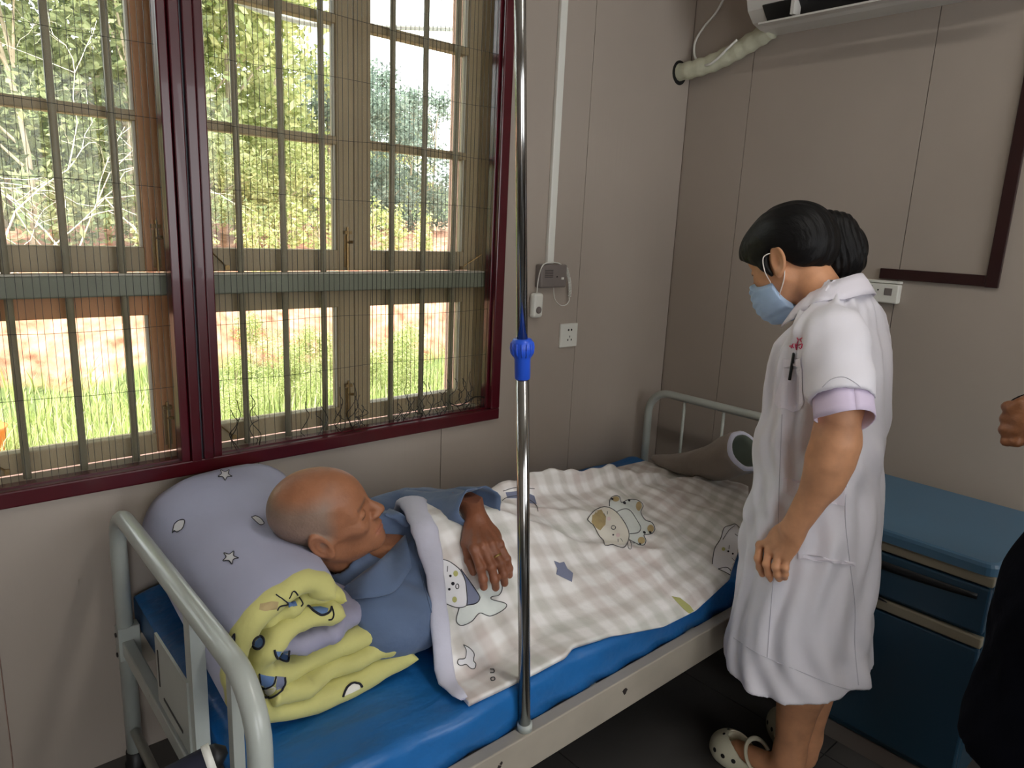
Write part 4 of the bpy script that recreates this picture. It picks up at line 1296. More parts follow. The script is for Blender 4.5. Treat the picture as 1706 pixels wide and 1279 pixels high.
# shirt
M_shirt = mat('blue_grey_cotton', (88, 106, 136), .85, var=.06, vscale=14, bump=.004, bscale=16, bstretch=(1, 1, 1.6), sheen=.15)
def fold_noise(P, amp, s):
    x, y, z = P[:, 0] * s, P[:, 1] * s, P[:, 2] * s
    return amp * (np.sin(x * 2.1 + 1.7 * np.sin(y * 1.3 + z)) * .5 + np.sin(y * 3.3 + 2.1 * np.sin(x * 1.1 - z * 1.7)) * .35 + np.sin((x + y) * 4.7 + z * 3 + 1.5 * np.sin(x * 2 - y)) * .25)
def shirt_sdf(P):
    q = P.copy(); q[:, 1] = (q[:, 1] + .50) * (.118 / .200); q[:, 2] = q[:, 2] - .600
    d = rc(q, (.845, 0, 0.0), (1.36, 0, -.045), .118, .078)
    d = smin(d, ell(P, (.735, -.668, .590), (.090, .090, .088)), .05)
    d = smin(d, ell(P, (.785, -.325, .630), (.075, .080, .075)), .05)
    d = smin(d, chain(P, [(.775, -.705, .580), (1.02, -.705, .540), (1.15, -.68, .54)], [.062, .052, .046], .02), .035)
    d = smin(d, chain(P, [(.79, -.32, .63), PE + V3(0, .0, .0)], [.062, .060], .02), .035)
    d = smin(d, rc(P, (.74, -.545, .655), (.84, -.50, .655), .075, .09), .05)
    d = d + fold_noise(P, .006, 16)
    # neck opening with a V on the chest
    nk = rc(P, NECK0, NECK1, .058, .062)
    d = smax(d, -nk, .006)
    vv = rc(P, (.800, -.560, .735), (.925, -.550, .745), .066, .016)
    d = smax(d, -vv, .006)
    return d
sv, sf = sdf_mesh(shirt_sdf, (.66, -.84, .45), (1.3, -.20, .80), .0065)
shirt = np_make('shirt', sv, sf, M_shirt, pat)
shirt_bvh = bvh_of(shirt)
# forearm sleeve with an open flared cuff
ca = Vector(PE) + Vector((-.005, .03, 0)); cm = Vector(PE).lerp(Vector(PW), .55) + Vector((.015, 0, .008)); ce_ = Vector((1.040, -.628, .756))
path = smooth_path([ca, Vector(PE), cm, ce_], 6)
P_, T_, N_ = frames(path)
rows = []
nseg = 28
for i, p in enumerate(P_):
    t = i / (len(P_) - 1)
    b = T_[i].cross(N_[i]); r = .059 + .001 * t + (.010 * max(0, t - .7) / .3)
    row = []
    for k in range(nseg + 1):
        a = 2 * math.pi * k / nseg
        w = 1 + .07 * math.sin(3 * a + 5 * t) + .05 * math.sin(7 * a + 11 * t) + .06 * math.sin(19 * t + 2 * a)
        sx = 0.86
        row.append(p + N_[i] * math.cos(a) * r * w * sx + b * math.sin(a) * r * w * 1.08)
    rows.append(row)
v, f = solidify_grid(rows, thick=.003); make('sleeve', v, f, M_shirt, shirt, True)

shirt_bvh2 = shirt_bvh
def hitw(bvh, p, off):
    """nearest point of the cloth surface, lifted off it"""
    q, n_, i_, d_ = bvh.find_nearest(Vector(p))
    return q + n_ * off
M_button = mat('dark_button', (40, 46, 60), .4, var=.05)
def collar_strip(name, inner, outer, lift_in, lift_out, n=18):
    I = smooth_path(inner, n); O = smooth_path(outer, n)
    m_ = min(len(I), len(O)); rows = []
    for i in range(m_):
        a, b = I[i], O[i]
        row = []
        for k in range(6):
            t = k / 5
            p = a.lerp(b, t); p = p + Vector((-.05, -.25, .95)) * (.005 * math.sin(math.pi * t) + lift_in * (1 - t) + lift_out * t)
            row.append(p)
        rows.append(row)
    v, f = solidify_grid(rows, thick=.0032)
    return make(name, v, f, M_shirt, shirt, True)
def S_(u, v_, off=.004):
    h_ = hit(shirt_bvh, u, v_, off)
    return h_ if h_ is not None else at(u, v_, z=.70)
collar_strip('collar', [S_(578, 985), S_(600, 968), S_(628, 945), S_(655, 922), S_(676, 900)], [S_(566, 1000), S_(598, 1000), S_(634, 996), S_(660, 984), S_(684, 950)], .014, .003)
collar_strip('collar', [S_(640, 862), S_(650, 868), S_(662, 876), S_(674, 886)], [S_(648, 850), S_(664, 858), S_(682, 868), S_(694, 882)], .010, .003)
v, f = stroke(shirt_bvh, [(690, 900), (700, 950), (716, 1010), (730, 1060)], .0016, .001); make('placket', v, f, M_shirt, shirt)
# ================================================================== SOFT GOODS
def fab(name, rgb, **k):
    return mat(name, rgb, .85, sheen=.15, **k)
M_quiltA = fab('lavender_grey_cotton', (176, 178, 206), var=.04, vscale=6, bump=.004, bscale=9, bstretch=(1, .5, 1))
M_quiltB = fab('yellow_green_cotton', (198, 194, 122), var=.06, vscale=9, bump=.006, bscale=15)
M_quiltC = fab('shaded_lavender_cotton', (152, 150, 172), var=.04, vscale=8, bump=.004, bscale=14)  # same lavender cotton, darkened to paint the shade inside the roll

quilt = thing('rolled_quilt', 'rolled lavender quilt with yellow lining used as pillow under patient\'s head', 'quilt', (.56, -.4, MZ1))
QY0, QY1 = -.742, -.075
def quilt_layer(name, ctrl_fn, thick, mats, outside=True, y0=QY0, y1=QY1, seed=0, tip=True, endtip=True, center=(.55, .62), recess=0.0):
    rnd = random.Random(seed)
    NP = 56; NY = 26; NE = 7
    ysl = [y1 + (y0 - y1) * k / NY for k in range(NY + 1)]
    # column list: (face side +1 outer / -1 inner, y, fraction of half thickness)
    cols = []
    for y in ysl: cols.append((1.0, y, 'o'))
    for k in range(1, NE):
        a = math.pi * k / NE
        cols.append((math.cos(a), y0 - thick * .5 * math.sin(a), 'e'))
    for y in reversed(ysl): cols.append((-1.0, y, 'i'))
    ph1, ph2 = rnd.uniform(0, 6), rnd.uniform(0, 6)
    rows = []
    for i in range(NP + 1):
        s = i / NP
        row = []
        for c, y, kd in cols:
            f_ = min(1, max(0, (y - y0) / (y1 - y0)))
            path = ctrl_fn(f_)
            # evaluate Catmull-Rom at s
            n = len(path) - 1
            q = min(s * n, n - 1e-6); j = int(q); t = q - j
            P0 = Vector(path[max(0, j - 1)]); P1 = Vector(path[j]); P2 = Vector(path[j + 1]); P3 = Vector(path[min(n, j + 2)])
            p = 0.5 * ((2 * P1) + (P2 - P0) * t + (2 * P0 - 5 * P1 + 4 * P2 - P3) * t * t + (3 * P1 - P0 - 3 * P2 + P3) * t ** 3)
            d = 0.5 * ((P2 - P0) + 2 * (2 * P0 - 5 * P1 + 4 * P2 - P3) * t + 3 * (3 * P1 - P0 - 3 * P2 + P3) * t * t)
            nrm = Vector((-d.y, d.x)).normalized()
            if outside and nrm.dot(p - Vector(center)) < 0 : nrm = -nrm
            if not outside and nrm.y < 0: nrm = -nrm
            th = thick
            e0 = min(1, s / .05) if tip else 1; e1 = min(1, (1 - s) / .05) if endtip else 1
            th *= math.sqrt(max(0.02, 1 - (1 - e0) ** 2)) * math.sqrt(max(0.02, 1 - (1 - e1) ** 2))
            nearend = math.exp(-max(0, y - y0) / .05)
            puff = 1 + (.07 * math.sin(s * 23 + ph1) + .06 * math.sin(s * 61 + ph2) + .05 * math.sin(s * 107 + ph1)) * nearend
            pinch = 1 - .08 * nearend * (1 if kd != 'e' else 1)
            yy = y + (.010 * math.sin(s * 9 + ph1) + .006 * math.sin(s * 23 + ph2)) * nearend
            yy += recess * smooth01((s - .5) / .45) * (1 - f_)
            off = nrm * (c * th * .5 * puff * pinch)
            row.append(Vector((p.x + off.x, yy, p.y + off.y)))
        rows.append(row)
    K = len(cols); v = []; f = []; fm = []
    for r in rows: v += r
    for i in range(NP):
        for k in range(K - 1):
            f.append((i * K + k, i * K + k + 1, (i + 1) * K + k + 1, (i + 1) * K + k))
            kd = cols[k][2]; kd2 = cols[k + 1][2]
            fm.append(0 if (kd == 'o' and kd2 == 'o') else 1)
        f.append((i * K + K - 1, i * K, (i + 1) * K, (i + 1) * K + K - 1)); fm.append(1)
    f.append(tuple(range(K))[::-1]); f.append(tuple(NP * K + k for k in range(K))); fm += [1, 1]
    # make the winding consistent outward
    bm = bmesh.new(); me = bpy.data.meshes.new(name)
    me.from_pydata([tuple(q) for q in v], [], f)
    for m_ in mats: me.materials.append(m_)
    me.polygons.foreach_set('material_index', np.array(fm, np.int32))
    me.polygons.foreach_set('use_smooth', np.ones(len(f), bool))
    bm.from_mesh(me); bmesh.ops.recalc_face_normals(bm, faces=bm.faces[:]); bm.to_mesh(me); bm.free()
    return add_obj(name, me, quilt)
def s1_path(f_):
    sx = .045 * f_
    # the free edge of the quilt runs diagonally across the top
    tx = .575 + .205 * f_; tz = .738 - .035 * f_
    tuck = .020 * math.exp(-((f_ - .28) / .2) ** 2)
    lo_f = -.014 * f_
    return [(tx, tz - tuck), (tx * .62 + .50 * .38 + .02 * f_, .766 - tuck * 1.1 + .006 * f_ + lo_f), (.505 + sx, .772 - tuck * .4 + lo_f), (.440 + sx, .752 + lo_f), (.404 + sx, .712), (.384 + sx, .660), (.392 + sx, .600), (.425 + sx, .545), (.500 + sx * .6, .513), (.600 + sx * .4, .511), (.69, .518), (.765, .530)]
q1 = quilt_layer('outer_layer', s1_path, .052, [M_quiltA, M_quiltB], True, seed=1)
q2 = quilt_layer('upper_fold', lambda f_: [(.610, .708), (.545, .724), (.475, .716), (.436, .690)], .034, [M_quiltB, M_quiltB], True, y0=QY0 + .022, seed=2)
q3 = quilt_layer('inner_fold', lambda f_: [(.605, .680), (.540, .692), (.472, .684), (.437, .645), (.456, .602), (.525, .580), (.610, .592), (.695, .592)], .047, [M_quiltB, M_quiltB], True, y0=QY0 + .006, seed=3, recess=.03)
q4 = quilt_layer('core_fold', lambda f_: [(.478, .650), (.535, .636), (.600, .643), (.665, .632), (.700, .625)], .046, [M_quiltC, M_quiltC], False, y0=QY0 + .022, seed=4, recess=.06)
q5 = quilt_layer('lower_fold', lambda f_: [(.452, .566), (.52, .549), (.61, .556), (.70, .562), (.735, .562)], .042, [M_quiltB, M_quiltB], False, y0=QY0 + .008, seed=5, recess=.015)
qv_ = []; qf_ = []
for o in (q1, q2, q3, q4, q5):
    k = len(qv_)
    qv_ += [v_.co[:] for v_ in o.data.vertices]; qf_ += [tuple(i + k for i in p.vertices) for p in o.data.polygons]
quilt_bvh = BVHTree.FromPolygons(qv_, qf_)
M_ink = mat('dark_print_ink', (30, 30, 40), .9, var=.05)
M_pwhite = mat('white_print', (230, 230, 234), .9, var=.03)
M_pblue = mat('blue_print', (96, 124, 168), .9, var=.08, vscale=40)
M_pgrey = mat('grey_print', (120, 126, 150), .9, var=.05)
M_pcream = mat('cream_print', (228, 224, 212), .9, var=.03)
M_ptan = mat('tan_print', (176, 156, 112), .9, var=.08, vscale=60)
M_pgreen = mat('olive_print', (176, 176, 112), .9, var=.05)
M_line = mat('grey_print_line', (70, 72, 74), .9, var=.05)
M_pmint = mat('pale_mint_print', (218, 224, 220), .9, var=.04, vscale=30)
M_ppink = mat('pale_pink_print', (226, 206, 204), .9, var=.04)
class Print:
    """flat print on cloth: filled areas and drawn lines"""
    def __init__(s, bvh): s.b = bvh; s.v = []; s.f = []; s.m = []; s.mats = []
    def mi(s, m):
        if m not in s.mats: s.mats.append(m)
        return s.mats.index(m)
    def _add(s, v, f, m):
        k = len(s.v); s.v += v; s.f += [tuple(i + k for i in q) for q in f]; s.m += [s.mi(m)] * len(f)
    def fill(s, poly, m, off=.0010, step=4.0, smooth=0):
        if smooth: poly = [(p.x, p.y) for p in smooth_path([(a, b, 0) for a, b in poly], smooth, True)]
        v, f = patch(s.b, poly, off, step); s._add(v, f, m); return s
    def line(s, pts, m, w=.0010, off=.0014, closed=False): v, f = stroke(s.b, pts, w, off, closed); s._add(v, f, m); return s
    def oval(s, cx, cy, rx, ry, m, off=.0010, rot=0, outline=None, w=.001):
        c, n = math.cos(rot), math.sin(rot)
        ring = [(cx + rx * math.cos(a) * c - ry * math.sin(a) * n, cy + rx * math.cos(a) * n + ry * math.sin(a) * c) for a in [2 * math.pi * k / 14 for k in range(14)]]
        if m: s.fill(ring, m, off, max(1.5, min(rx, ry) * .7))
        if outline: s.line(ring, outline, w, off + .0005, True)
        return s
    def build(s, name, parent):
        if not s.f: return None
        return tag(make(name, s.v, s.f, None, parent, True, s.mats, s.m), kind='stuff')
def star(cx, cy, r, rot):
    return [(cx + r * (1 if k % 2 == 0 else .5) * math.cos(rot + math.pi * k / 5), cy + r * .8 * (1 if k % 2 == 0 else .5) * math.sin(rot + math.pi * k / 5)) for k in range(10)]
for cx, cy, r, ro in ((375, 791, 12, .3), (384, 929, 14, .1)):
    s = star(cx, cy, r, ro); Print(quilt_bvh).fill(s, M_pwhite, step=3).line(s + [s[0]], M_ink, .0009, .0016).build('printed_star', quilt)
lf1 = [(288, 888), (291, 874), (299, 867), (308, 867), (305, 880), (296, 886), (291, 884)]
lf2 = [(419, 862), (426, 860), (434, 864), (440, 872), (434, 875), (427, 870)]
for l_ in (lf1, lf2): Print(quilt_bvh).fill(l_, M_pwhite, step=3).line(l_ + [l_[0]], M_ink, .0009, .0016).build('printed_leaf', quilt)
def Q(x, y): return (350 + x / 4.568, 940 + y / 4.568)
def QP(*p): return [Q(*a) for a in p]
Print(quilt_bvh).oval(*Q(370, 595), 9.5, 11, M_pblue, rot=.5, outline=M_ink, w=.0022).build('printed_patch', quilt)
Print(quilt_bvh).fill(QP((500, 660), (600, 655), (597, 700), (590, 738), (540, 735), (510, 700)), M_pblue, step=3).line(QP((490, 650), (505, 700), (540, 730), (590, 742), (602, 690), (606, 655)), M_ink, .0022).build('printed_patch', quilt)
Print(quilt_bvh).fill(QP((375, 830), (430, 845), (490, 855), (480, 915), (440, 930), (395, 945), (385, 890)), M_pblue, step=3).fill(QP((505, 850), (560, 855), (568, 900), (545, 945), (510, 960), (500, 920)), M_pgrey, step=3).fill(QP((250, 915), (330, 915), (400, 955), (405, 1000), (350, 1015), (290, 990)), M_pgrey, step=3).oval(*Q(458, 962), 11, 7, M_pcream, off=.0014, rot=-.5).line(QP((375, 830), (385, 890), (395, 945), (440, 935), (485, 905), (500, 850)), M_ink, .0018).line(QP((565, 860), (570, 905), (545, 960), (500, 1000), (455, 1015), (380, 1015), (300, 995), (250, 920), (330, 912), (400, 950)), M_ink, .0022).build('printed_figure', quilt)
Print(quilt_bvh).fill(QP((1020, 1000), (1040, 945), (1090, 905), (1140, 915), (1140, 945), (1080, 975)), M_pcream, step=3).line(QP((1010, 1005), (1035, 945), (1080, 905), (1130, 905), (1155, 930)), M_ink, .0028).build('printed_patch', quilt)
Print(quilt_bvh).fill(QP((770, 325), (840, 320), (900, 335), (890, 370), (850, 380), (800, 360)), M_pblue, step=3).line(QP((740, 310), (790, 355), (850, 385), (910, 360), (925, 320)), M_ink, .0022).line(QP((925, 320), (940, 380), (925, 415), (900, 420)), M_ink, .0016).build('printed_patch', quilt)
Print(quilt_bvh).fill(QP((590, 285), (650, 280), (665, 315), (600, 330)), M_pblue, step=3).fill(QP((380, 300), (470, 280), (520, 285), (510, 340), (420, 355), (375, 345)), M_ptan, step=3).line(QP((500, 230), (560, 270), (590, 300), (530, 320), (510, 350)), M_ink, .0014).line(QP((600, 260), (640, 205), (700, 290), (690, 320)), M_ink, .0014).build('printed_figure', quilt)
Print(quilt_bvh).fill(QP((130, 620), (165, 550), (190, 535), (185, 600), (150, 650)), M_pgrey, step=3).line(QP((100, 605), (150, 610), (175, 545), (190, 530), (185, 600), (150, 660), (120, 690)), M_ink, .0014).build('printed_patch', quilt)

# ------------------------------------------------------------------ patchwork check blanket
def interp(x, xs, ys): return float(np.interp(x, xs, ys))
def xhead(y): return interp(-y, [.07, .25, .40, .47, .55, .67, .77, .83, .93], [1.30, 1.09, .990, .952, .912, .872, .825, .800, .786])
def ynear(x): return interp(x, [.79, .95, 1.06, 1.10, 1.25, 1.39, 1.52, 1.71, 1.87, 2.1, 2.33], [-.918, -.922, -.922, -.908, -.935, -.955, -.957, -.936, -.868, -.76, -.62])
def yfar(x): return interp(x, [1.3, 1.9, 2.33], [-.098, -.105, -.14])
def ss(t): t = max(0, min(1, t)); return t * t * (3 - 2 * t)
def blanket_z(x, y):
    zr = interp(x, [.80, .92, 1.0, 1.15, 1.3, 1.5, 1.8, 2.0, 2.2, 2.35], [.738, .752, .750, .728, .700, .668, .616, .580, .560, .55])
    yr = -.50 + .03 * ss((x - 1.2) / .6)
    w = ss((x - .95) / .55)
    base = MZ1 + .016
    if y < yr:
        t = (yr - y) / (yr + .92)
        st = ss((t - .22) / .62)
        sl = 1.15 * t ** 1.25 if t < .9 else 1
        sl = min(1, .92 * t ** 1.2 + .08 * ss(t))
        s = st * (1 - w) + sl * w
    else:
        t = (y - yr) / (-.08 - yr)
        st = ss((t - .05) / .60); sl = ss(t / .17)
        s = st * (1 - w) + sl * w
    z = zr + (base - zr) * s
    if y < -.922: z = min(z, base) - 1.0 * (-.922 - y)
    return z
NU, NV = 150, 110
rows = []
for i in range(NU + 1):
    u = i / NU
    row = []
    for k in range(NV + 1):
        v_ = k / NV
        y = -.075 + (-.92 + .075) * v_
        for _ in range(3):
            x = xhead(y) + (2.33 - xhead(y)) * u
            y = yfar(x) + (ynear(x) - yfar(x)) * v_
        z = blanket_z(x, y)
        cr3 = (y + .80) + .10 * math.sin(6 * x); wr0 = .008 * math.exp(-(cr3 / .022) ** 2) * ss((x - 1.15) / .2)
        edge = min(1, 6 * v_, 6 * (1 - v_), 10 * u + .15)
        wr = .0050 * math.sin(21 * x + 13 * y + 2.2 * math.sin(5 * x - 7 * y)) + .0035 * math.sin(34 * y - 15 * x + 1.7 * math.sin(9 * x)) + .0022 * math.sin(63 * x + 41 * y)
        # diagonal crease running from the hand toward the foot
        cr = (y + .62) + .38 * (x - 1.1)
        wr += .016 * math.exp(-(cr / .018) ** 2) * ss((x - 1.02) / .1) * (1 - ss((x - 1.5) / .25))
        cr2 = (y + .55) + .20 * (x - 1.1)
        wr += .012 * math.exp(-(cr2 / .014) ** 2) * ss((x - 1.05) / .1) * (1 - ss((x - 1.35) / .2))
        # a flap fold lying on the mattress at the near corner
        fl_ = math.exp(-((y + .845) / .016) ** 2) * (1 - ss((x - 1.00) / .12))
        wr += -.010 * fl_ + .010 * math.exp(-((y + .81) / .02) ** 2) * (1 - ss((x - 1.0) / .12))
        wr += wr0
        z += wr * edge
        row.append((x, y, z))
    rows.append(row)
Vb = np.array(rows)
# keep clear of the body underneath
body_bvh = [BVHTree.FromPolygons([tuple(p) for p in a_], [tuple(int(i) for i in q) for q in b_]) for a_, b_ in ((rv, rf), (sv, sf))]
lift = np.zeros(Vb.shape[:2])
for i in range(0, NU + 1):
    for k in range(NV + 1):
        x, y, z = Vb[i, k]
        if y > -.44 and x < 1.2: continue
        for b_ in body_bvh:
            p, n_, i_, d_ = b_.ray_cast(Vector((x, y, 1.2)), Vector((0, 0, -1)))
            if p is not None: lift[i, k] = max(lift[i, k], p.z + .020 - z)
for _ in range(2):
    lf_2 = lift.copy()
    for a_ in (-3, -2, -1, 1, 2, 3):
        lf_2[:, max(0, a_):NV + 1 + min(0, a_)] = np.maximum(lf_2[:, max(0, a_):NV + 1 + min(0, a_)], lift[:, max(0, -a_):NV + 1 + min(0, -a_)] - .004 * abs(a_))
    lift = lf_2
for _ in range(4):
    pad = np.pad(lift, 1, mode='edge'); lift = np.maximum(lift * 0, (pad[1:-1, 1:-1] * 2 + pad[:-2, 1:-1] + pad[2:, 1:-1] + pad[1:-1, :-2] + pad[1:-1, 2:]) / 6)
Vb[..., 2] += lift
K = NV + 1
du = np.gradient(Vb, axis=0); dv = np.gradient(Vb, axis=1); nb_ = np.cross(dv, du); nb_ /= np.linalg.norm(nb_, axis=2, keepdims=True)
nb_ *= np.sign(nb_[..., 2:3] + 1e-9)
bot = Vb - nb_ * .011
bot[..., 2] = np.maximum(bot[..., 2], MZ1 - .06)
verts = [tuple(p) for p in Vb.reshape(-1, 3)] + [tuple(p) for p in bot.reshape(-1, 3)]
o_ = (NU + 1) * K
faces = []; fm = []
for i in range(NU):
    for k in range(NV):
        a = i * K + k
        faces.append((a, a + 1, a + K + 1, a + K)); fm.append(0)
        faces.append((o_ + a, o_ + a + K, o_ + a + K + 1, o_ + a + 1)); fm.append(1)
for k in range(NV):
    faces.append((k, o_ + k, o_ + k + 1, k + 1)); fm.append(1); a = NU * K + k
    faces.append((a, a + 1, o_ + a + 1, o_ + a)); fm.append(1)
for i in range(NU):
    a = i * K
    faces.append((a, a + K, o_ + a + K, o_ + a)); fm.append(0); a += K - 1
    faces.append((a, o_ + a, o_ + a + K, a + K)); fm.append(0)
faces = [q[::-1] for q in faces]
# arc-length coordinates for the woven check
arc = np.zeros((NU + 1, K)); seg = np.linalg.norm(np.diff(Vb, axis=1), axis=2); arc[:, 1:] = np.cumsum(seg, axis=1)
arc -= arc[:, K // 2:K // 2 + 1]
UVv = np.concatenate([np.stack([Vb[..., 0], arc], -1).reshape(-1, 2)] * 2)
def check_mat():
    m = bpy.data.materials.new('check_print_cotton'); m.use_nodes = True
    nt = m.node_tree; b = nt.nodes['Principled BSDF']; b.inputs['Roughness'].default_value = .85; b.inputs['Sheen Weight'].default_value = .15
    uv = nt.nodes.new('ShaderNodeUVMap'); uv.uv_map = 'weave'
    mp = nt.nodes.new('ShaderNodeMapping'); mp.inputs['Rotation'].default_value = (0, 0, .10)
    sp = nt.nodes.new('ShaderNodeSeparateXYZ')
    nt.links.new(uv.outputs[0], mp.inputs[0]); nt.links.new(mp.outputs[0], sp.inputs[0])
    def stripes(out):
        a = nt.nodes.new('ShaderNodeMath'); a.operation = 'MULTIPLY'; a.inputs[1].default_value = 2 * math.pi / .066
        s = nt.nodes.new('ShaderNodeMath'); s.operation = 'SINE'
        r = nt.nodes.new('ShaderNodeMapRange'); r.inputs[1].default_value = -.7; r.inputs[2].default_value = .7; r.interpolation_type = 'SMOOTHSTEP'
        nt.links.new(out, a.inputs[0]); nt.links.new(a.outputs[0], s.inputs[0]); nt.links.new(s.outputs[0], r.inputs[0])
        return r.outputs[0]
    sx, sy = stripes(sp.outputs[0]), stripes(sp.outputs[1])
    n = nt.nodes.new('ShaderNodeTexNoise'); n.inputs['Scale'].default_value = 5; nt.links.new(uv.outputs[0], n.inputs[0])
    tint = nt.nodes.new('ShaderNodeValToRGB')
    tint.color_ramp.elements[0].position = .38; tint.color_ramp.elements[1].position = .62
    tint.color_ramp.elements[0].color = (*lin((204, 186, 180)), 1); tint.color_ramp.elements[1].color = (*lin((194, 198, 186)), 1)
    nt.links.new(n.outputs[0], tint.inputs[0])
    def mult(col, fac_socket, amount):
        mx = nt.nodes.new('ShaderNodeMix'); mx.data_type = 'RGBA'; mx.blend_type = 'MULTIPLY'
        ml = nt.nodes.new('ShaderNodeMath'); ml.operation = 'MULTIPLY'; ml.inputs[1].default_value = amount
        nt.links.new(fac_socket, ml.inputs[0]); nt.links.new(ml.outputs[0], mx.inputs[0])
        nt.links.new(col, mx.inputs[6]); nt.links.new(tint.outputs[0], mx.inputs[7])
        return mx.outputs[2]
    rgb = nt.nodes.new('ShaderNodeRGB'); rgb.outputs[0].default_value = (*lin((242, 240, 238)), 1)
    c = mult(rgb.outputs[0], sx, .40); c = mult(c, sy, .40)
    nt.links.new(c, b.inputs['Base Color'])
    n2 = nt.nodes.new('ShaderNodeTexNoise'); n2.inputs['Scale'].default_value = 22; n2.inputs['Detail'].default_value = 4
    bp = nt.nodes.new('ShaderNodeBump'); bp.inputs['Distance'].default_value = .005; bp.inputs['Strength'].default_value = .9
    nt.links.new(uv.outputs[0], n2.inputs[0]); nt.links.new(n2.outputs[0], bp.inputs['Height']); nt.links.new(bp.outputs[0], b.inputs['Normal'])
    return m
M_check = check_mat()
M_lining = fab('pale_lavender_lining', (200, 200, 216), var=.05, vscale=14, bump=.004, bscale=18)
M_taupe = fab('taupe_blanket_underside', (150, 140, 132), var=.05, vscale=10, bump=.005, bscale=16)
blk = thing('blanket', 'pale checked blanket with animal prints covering the patient', 'blanket', (1.55, -.5, MZ1))
cover = make('cover', verts, faces, None, blk, True, [M_check, M_lining], fm)
def set_uv(o, uvv):
    ul = o.data.uv_layers.new(name='weave')
    li = np.zeros(len(o.data.loops), np.int32); o.data.loops.foreach_get('vertex_index', li)
    ul.data.foreach_set('uv', uvv[li].astype(np.float32).ravel())
set_uv(cover, UVv)
# lavender lining turned over along the head edge
ed = [Vector(tuple(Vb[0, k])) for k in range(int(K * .36), K, 3)]
P_, T_, N_ = frames(ed)
rws = []
for i, p in enumerate(P_):
    t = i / (len(P_) - 1)
    r = .024 * (1 - t) ** 1.1 + .012 + .003 * math.sin(t * 17) + .0015 * math.sin(t * 61)
    ctr = p + Vector((-.25 * r - .002, 0, .002 - .2 * r))
    b = T_[i].cross(Vector((0, 0, 1))).normalized()
    upv = b.cross(T_[i]).normalized()
    if upv.z < 0: upv = -upv
    rws.append([ctr + b * math.cos(a) * r * 1.15 + upv * math.sin(a) * r * .5 for a in np.linspace(0, 2 * math.pi, 17)[:-1]])
v = [q for r in rws for q in r]; n = 16
f = [(i * n + k, i * n + (k + 1) % n, (i + 1) * n + (k + 1) % n, (i + 1) * n + k) for i in range(len(rws) - 1) for k in range(n)]
f += [tuple(range(n))[::-1], tuple((len(rws) - 1) * n + k for k in range(n))]
make('turned_lining', v, f, M_lining, blk, True)
# bunched roll at the foot
ax = smooth_path([(2.345, -.165, .520), (2.315, -.27, .535), (2.285, -.37, .562), (2.26, -.46, .598), (2.245, -.54, .632), (2.232, -.605, .672), (2.225, -.645, .700)], 5)
rad = np.interp(np.linspace(0, 1, len(ax)), [0, .1, .35, .6, .8, .95, 1], [.012, .026, .046, .066, .078, .080, .076])
P_, T_, N_ = frames(ax); rws = []
n = 30
def ringat(p, T, N, r, wob=1.0, t=0.0):
    b = T.cross(N)
    return [p + N * math.cos(a) * r * (1 + wob * (.04 * math.sin(3 * a + 9 * t) + .03 * math.sin(8 * a + 5 * t))) + b * math.sin(a) * r * 1.05 * (1 + wob * .04 * math.sin(5 * a - 7 * t)) for a in [2 * math.pi * k / n for k in range(n)]]
for i, p in enumerate(P_): rws.append(ringat(p, T_[i], N_[i], float(rad[i]), 1.0, i / len(P_)))
pe, Te, Ne = P_[-1], T_[-1], N_[-1]
rws.append(ringat(pe + Te * .010, Te, Ne, .070, .6, 1)); rws.append(ringat(pe + Te * .008, Te, Ne, .060, .5, 1)); rws.append(ringat(pe - Te * .02, Te, Ne, .054, .5, 1)); rws.append(ringat(pe - Te * .08, Te, Ne, .046, .5, 1)); rws.append(ringat(pe - Te * .13, Te, Ne, .020, .5, 1))
for r in rws:
    for q in r: q.z = max(q.z, blanket_z(q.x, max(-.9, min(-.1, q.y))) - .004) if q.z < .56 else q.z
v = [q for r in rws for q in r]
f = [(i * n + k, i * n + (k + 1) % n, (i + 1) * n + (k + 1) % n, (i + 1) * n + k) for i in range(len(rws) - 1) for k in range(n)]
f += [tuple(range(n))[::-1], tuple((len(rws) - 1) * n + k for k in range(n))]
nb1 = n * (len(P_) - 1)
fm = [0] * nb1 + [1] * (2 * n) + [2] * (len(f) - nb1 - 2 * n - 2) + [0, 2]
M_dkgreen = fab('grey_green_inside', (96, 104, 92), var=.06, vscale=12)
roll = make('bunched_end', v, f, None, blk, True, [M_taupe, M_lining, M_dkgreen], fm)

bb = bvh_of(cover)
def C7(x, y): return (780 + x / 2.665, 720 + y / 2.665)
def CC(*p): return [(960 + a / 9.14, 800 + b / 9.14) for a, b in p]
def CD(*p): return [(720 + a / 5.33, 920 + b / 5.33) for a, b in p]
# cat print
head = CC((165, 600), (220, 520), (300, 450), (420, 410), (520, 430), (610, 490), (700, 600), (770, 720), (800, 820), (785, 930), (720, 1025), (600, 1000), (540, 980), (440, 995), (410, 920), (340, 840), (260, 690), (210, 650))
bodyc = CC((505, 400), (505, 330), (530, 270), (600, 240), (660, 265), (685, 345), (760, 310), (850, 295), (950, 320), (1015, 390), (980, 495), (1050, 610), (1150, 650), (1195, 740), (1160, 810), (1100, 830), (1030, 840), (1060, 920), (1030, 990), (960, 990), (880, 950), (800, 910), (800, 820), (700, 600), (610, 490))
bib = CC((610, 490), (680, 455), (760, 440), (830, 480), (900, 580), (970, 700), (975, 760), (930, 805), (810, 820), (770, 720), (700, 600))
pc = Print(bb).fill(bodyc, M_pmint).fill(head, M_pcream, .0013).fill(bib, M_pmint, .0016)
pc.fill(CC((240, 540), (300, 470), (380, 450), (450, 560), (440, 680), (360, 770), (290, 720), (230, 640)), M_ptan, .0018, 3)
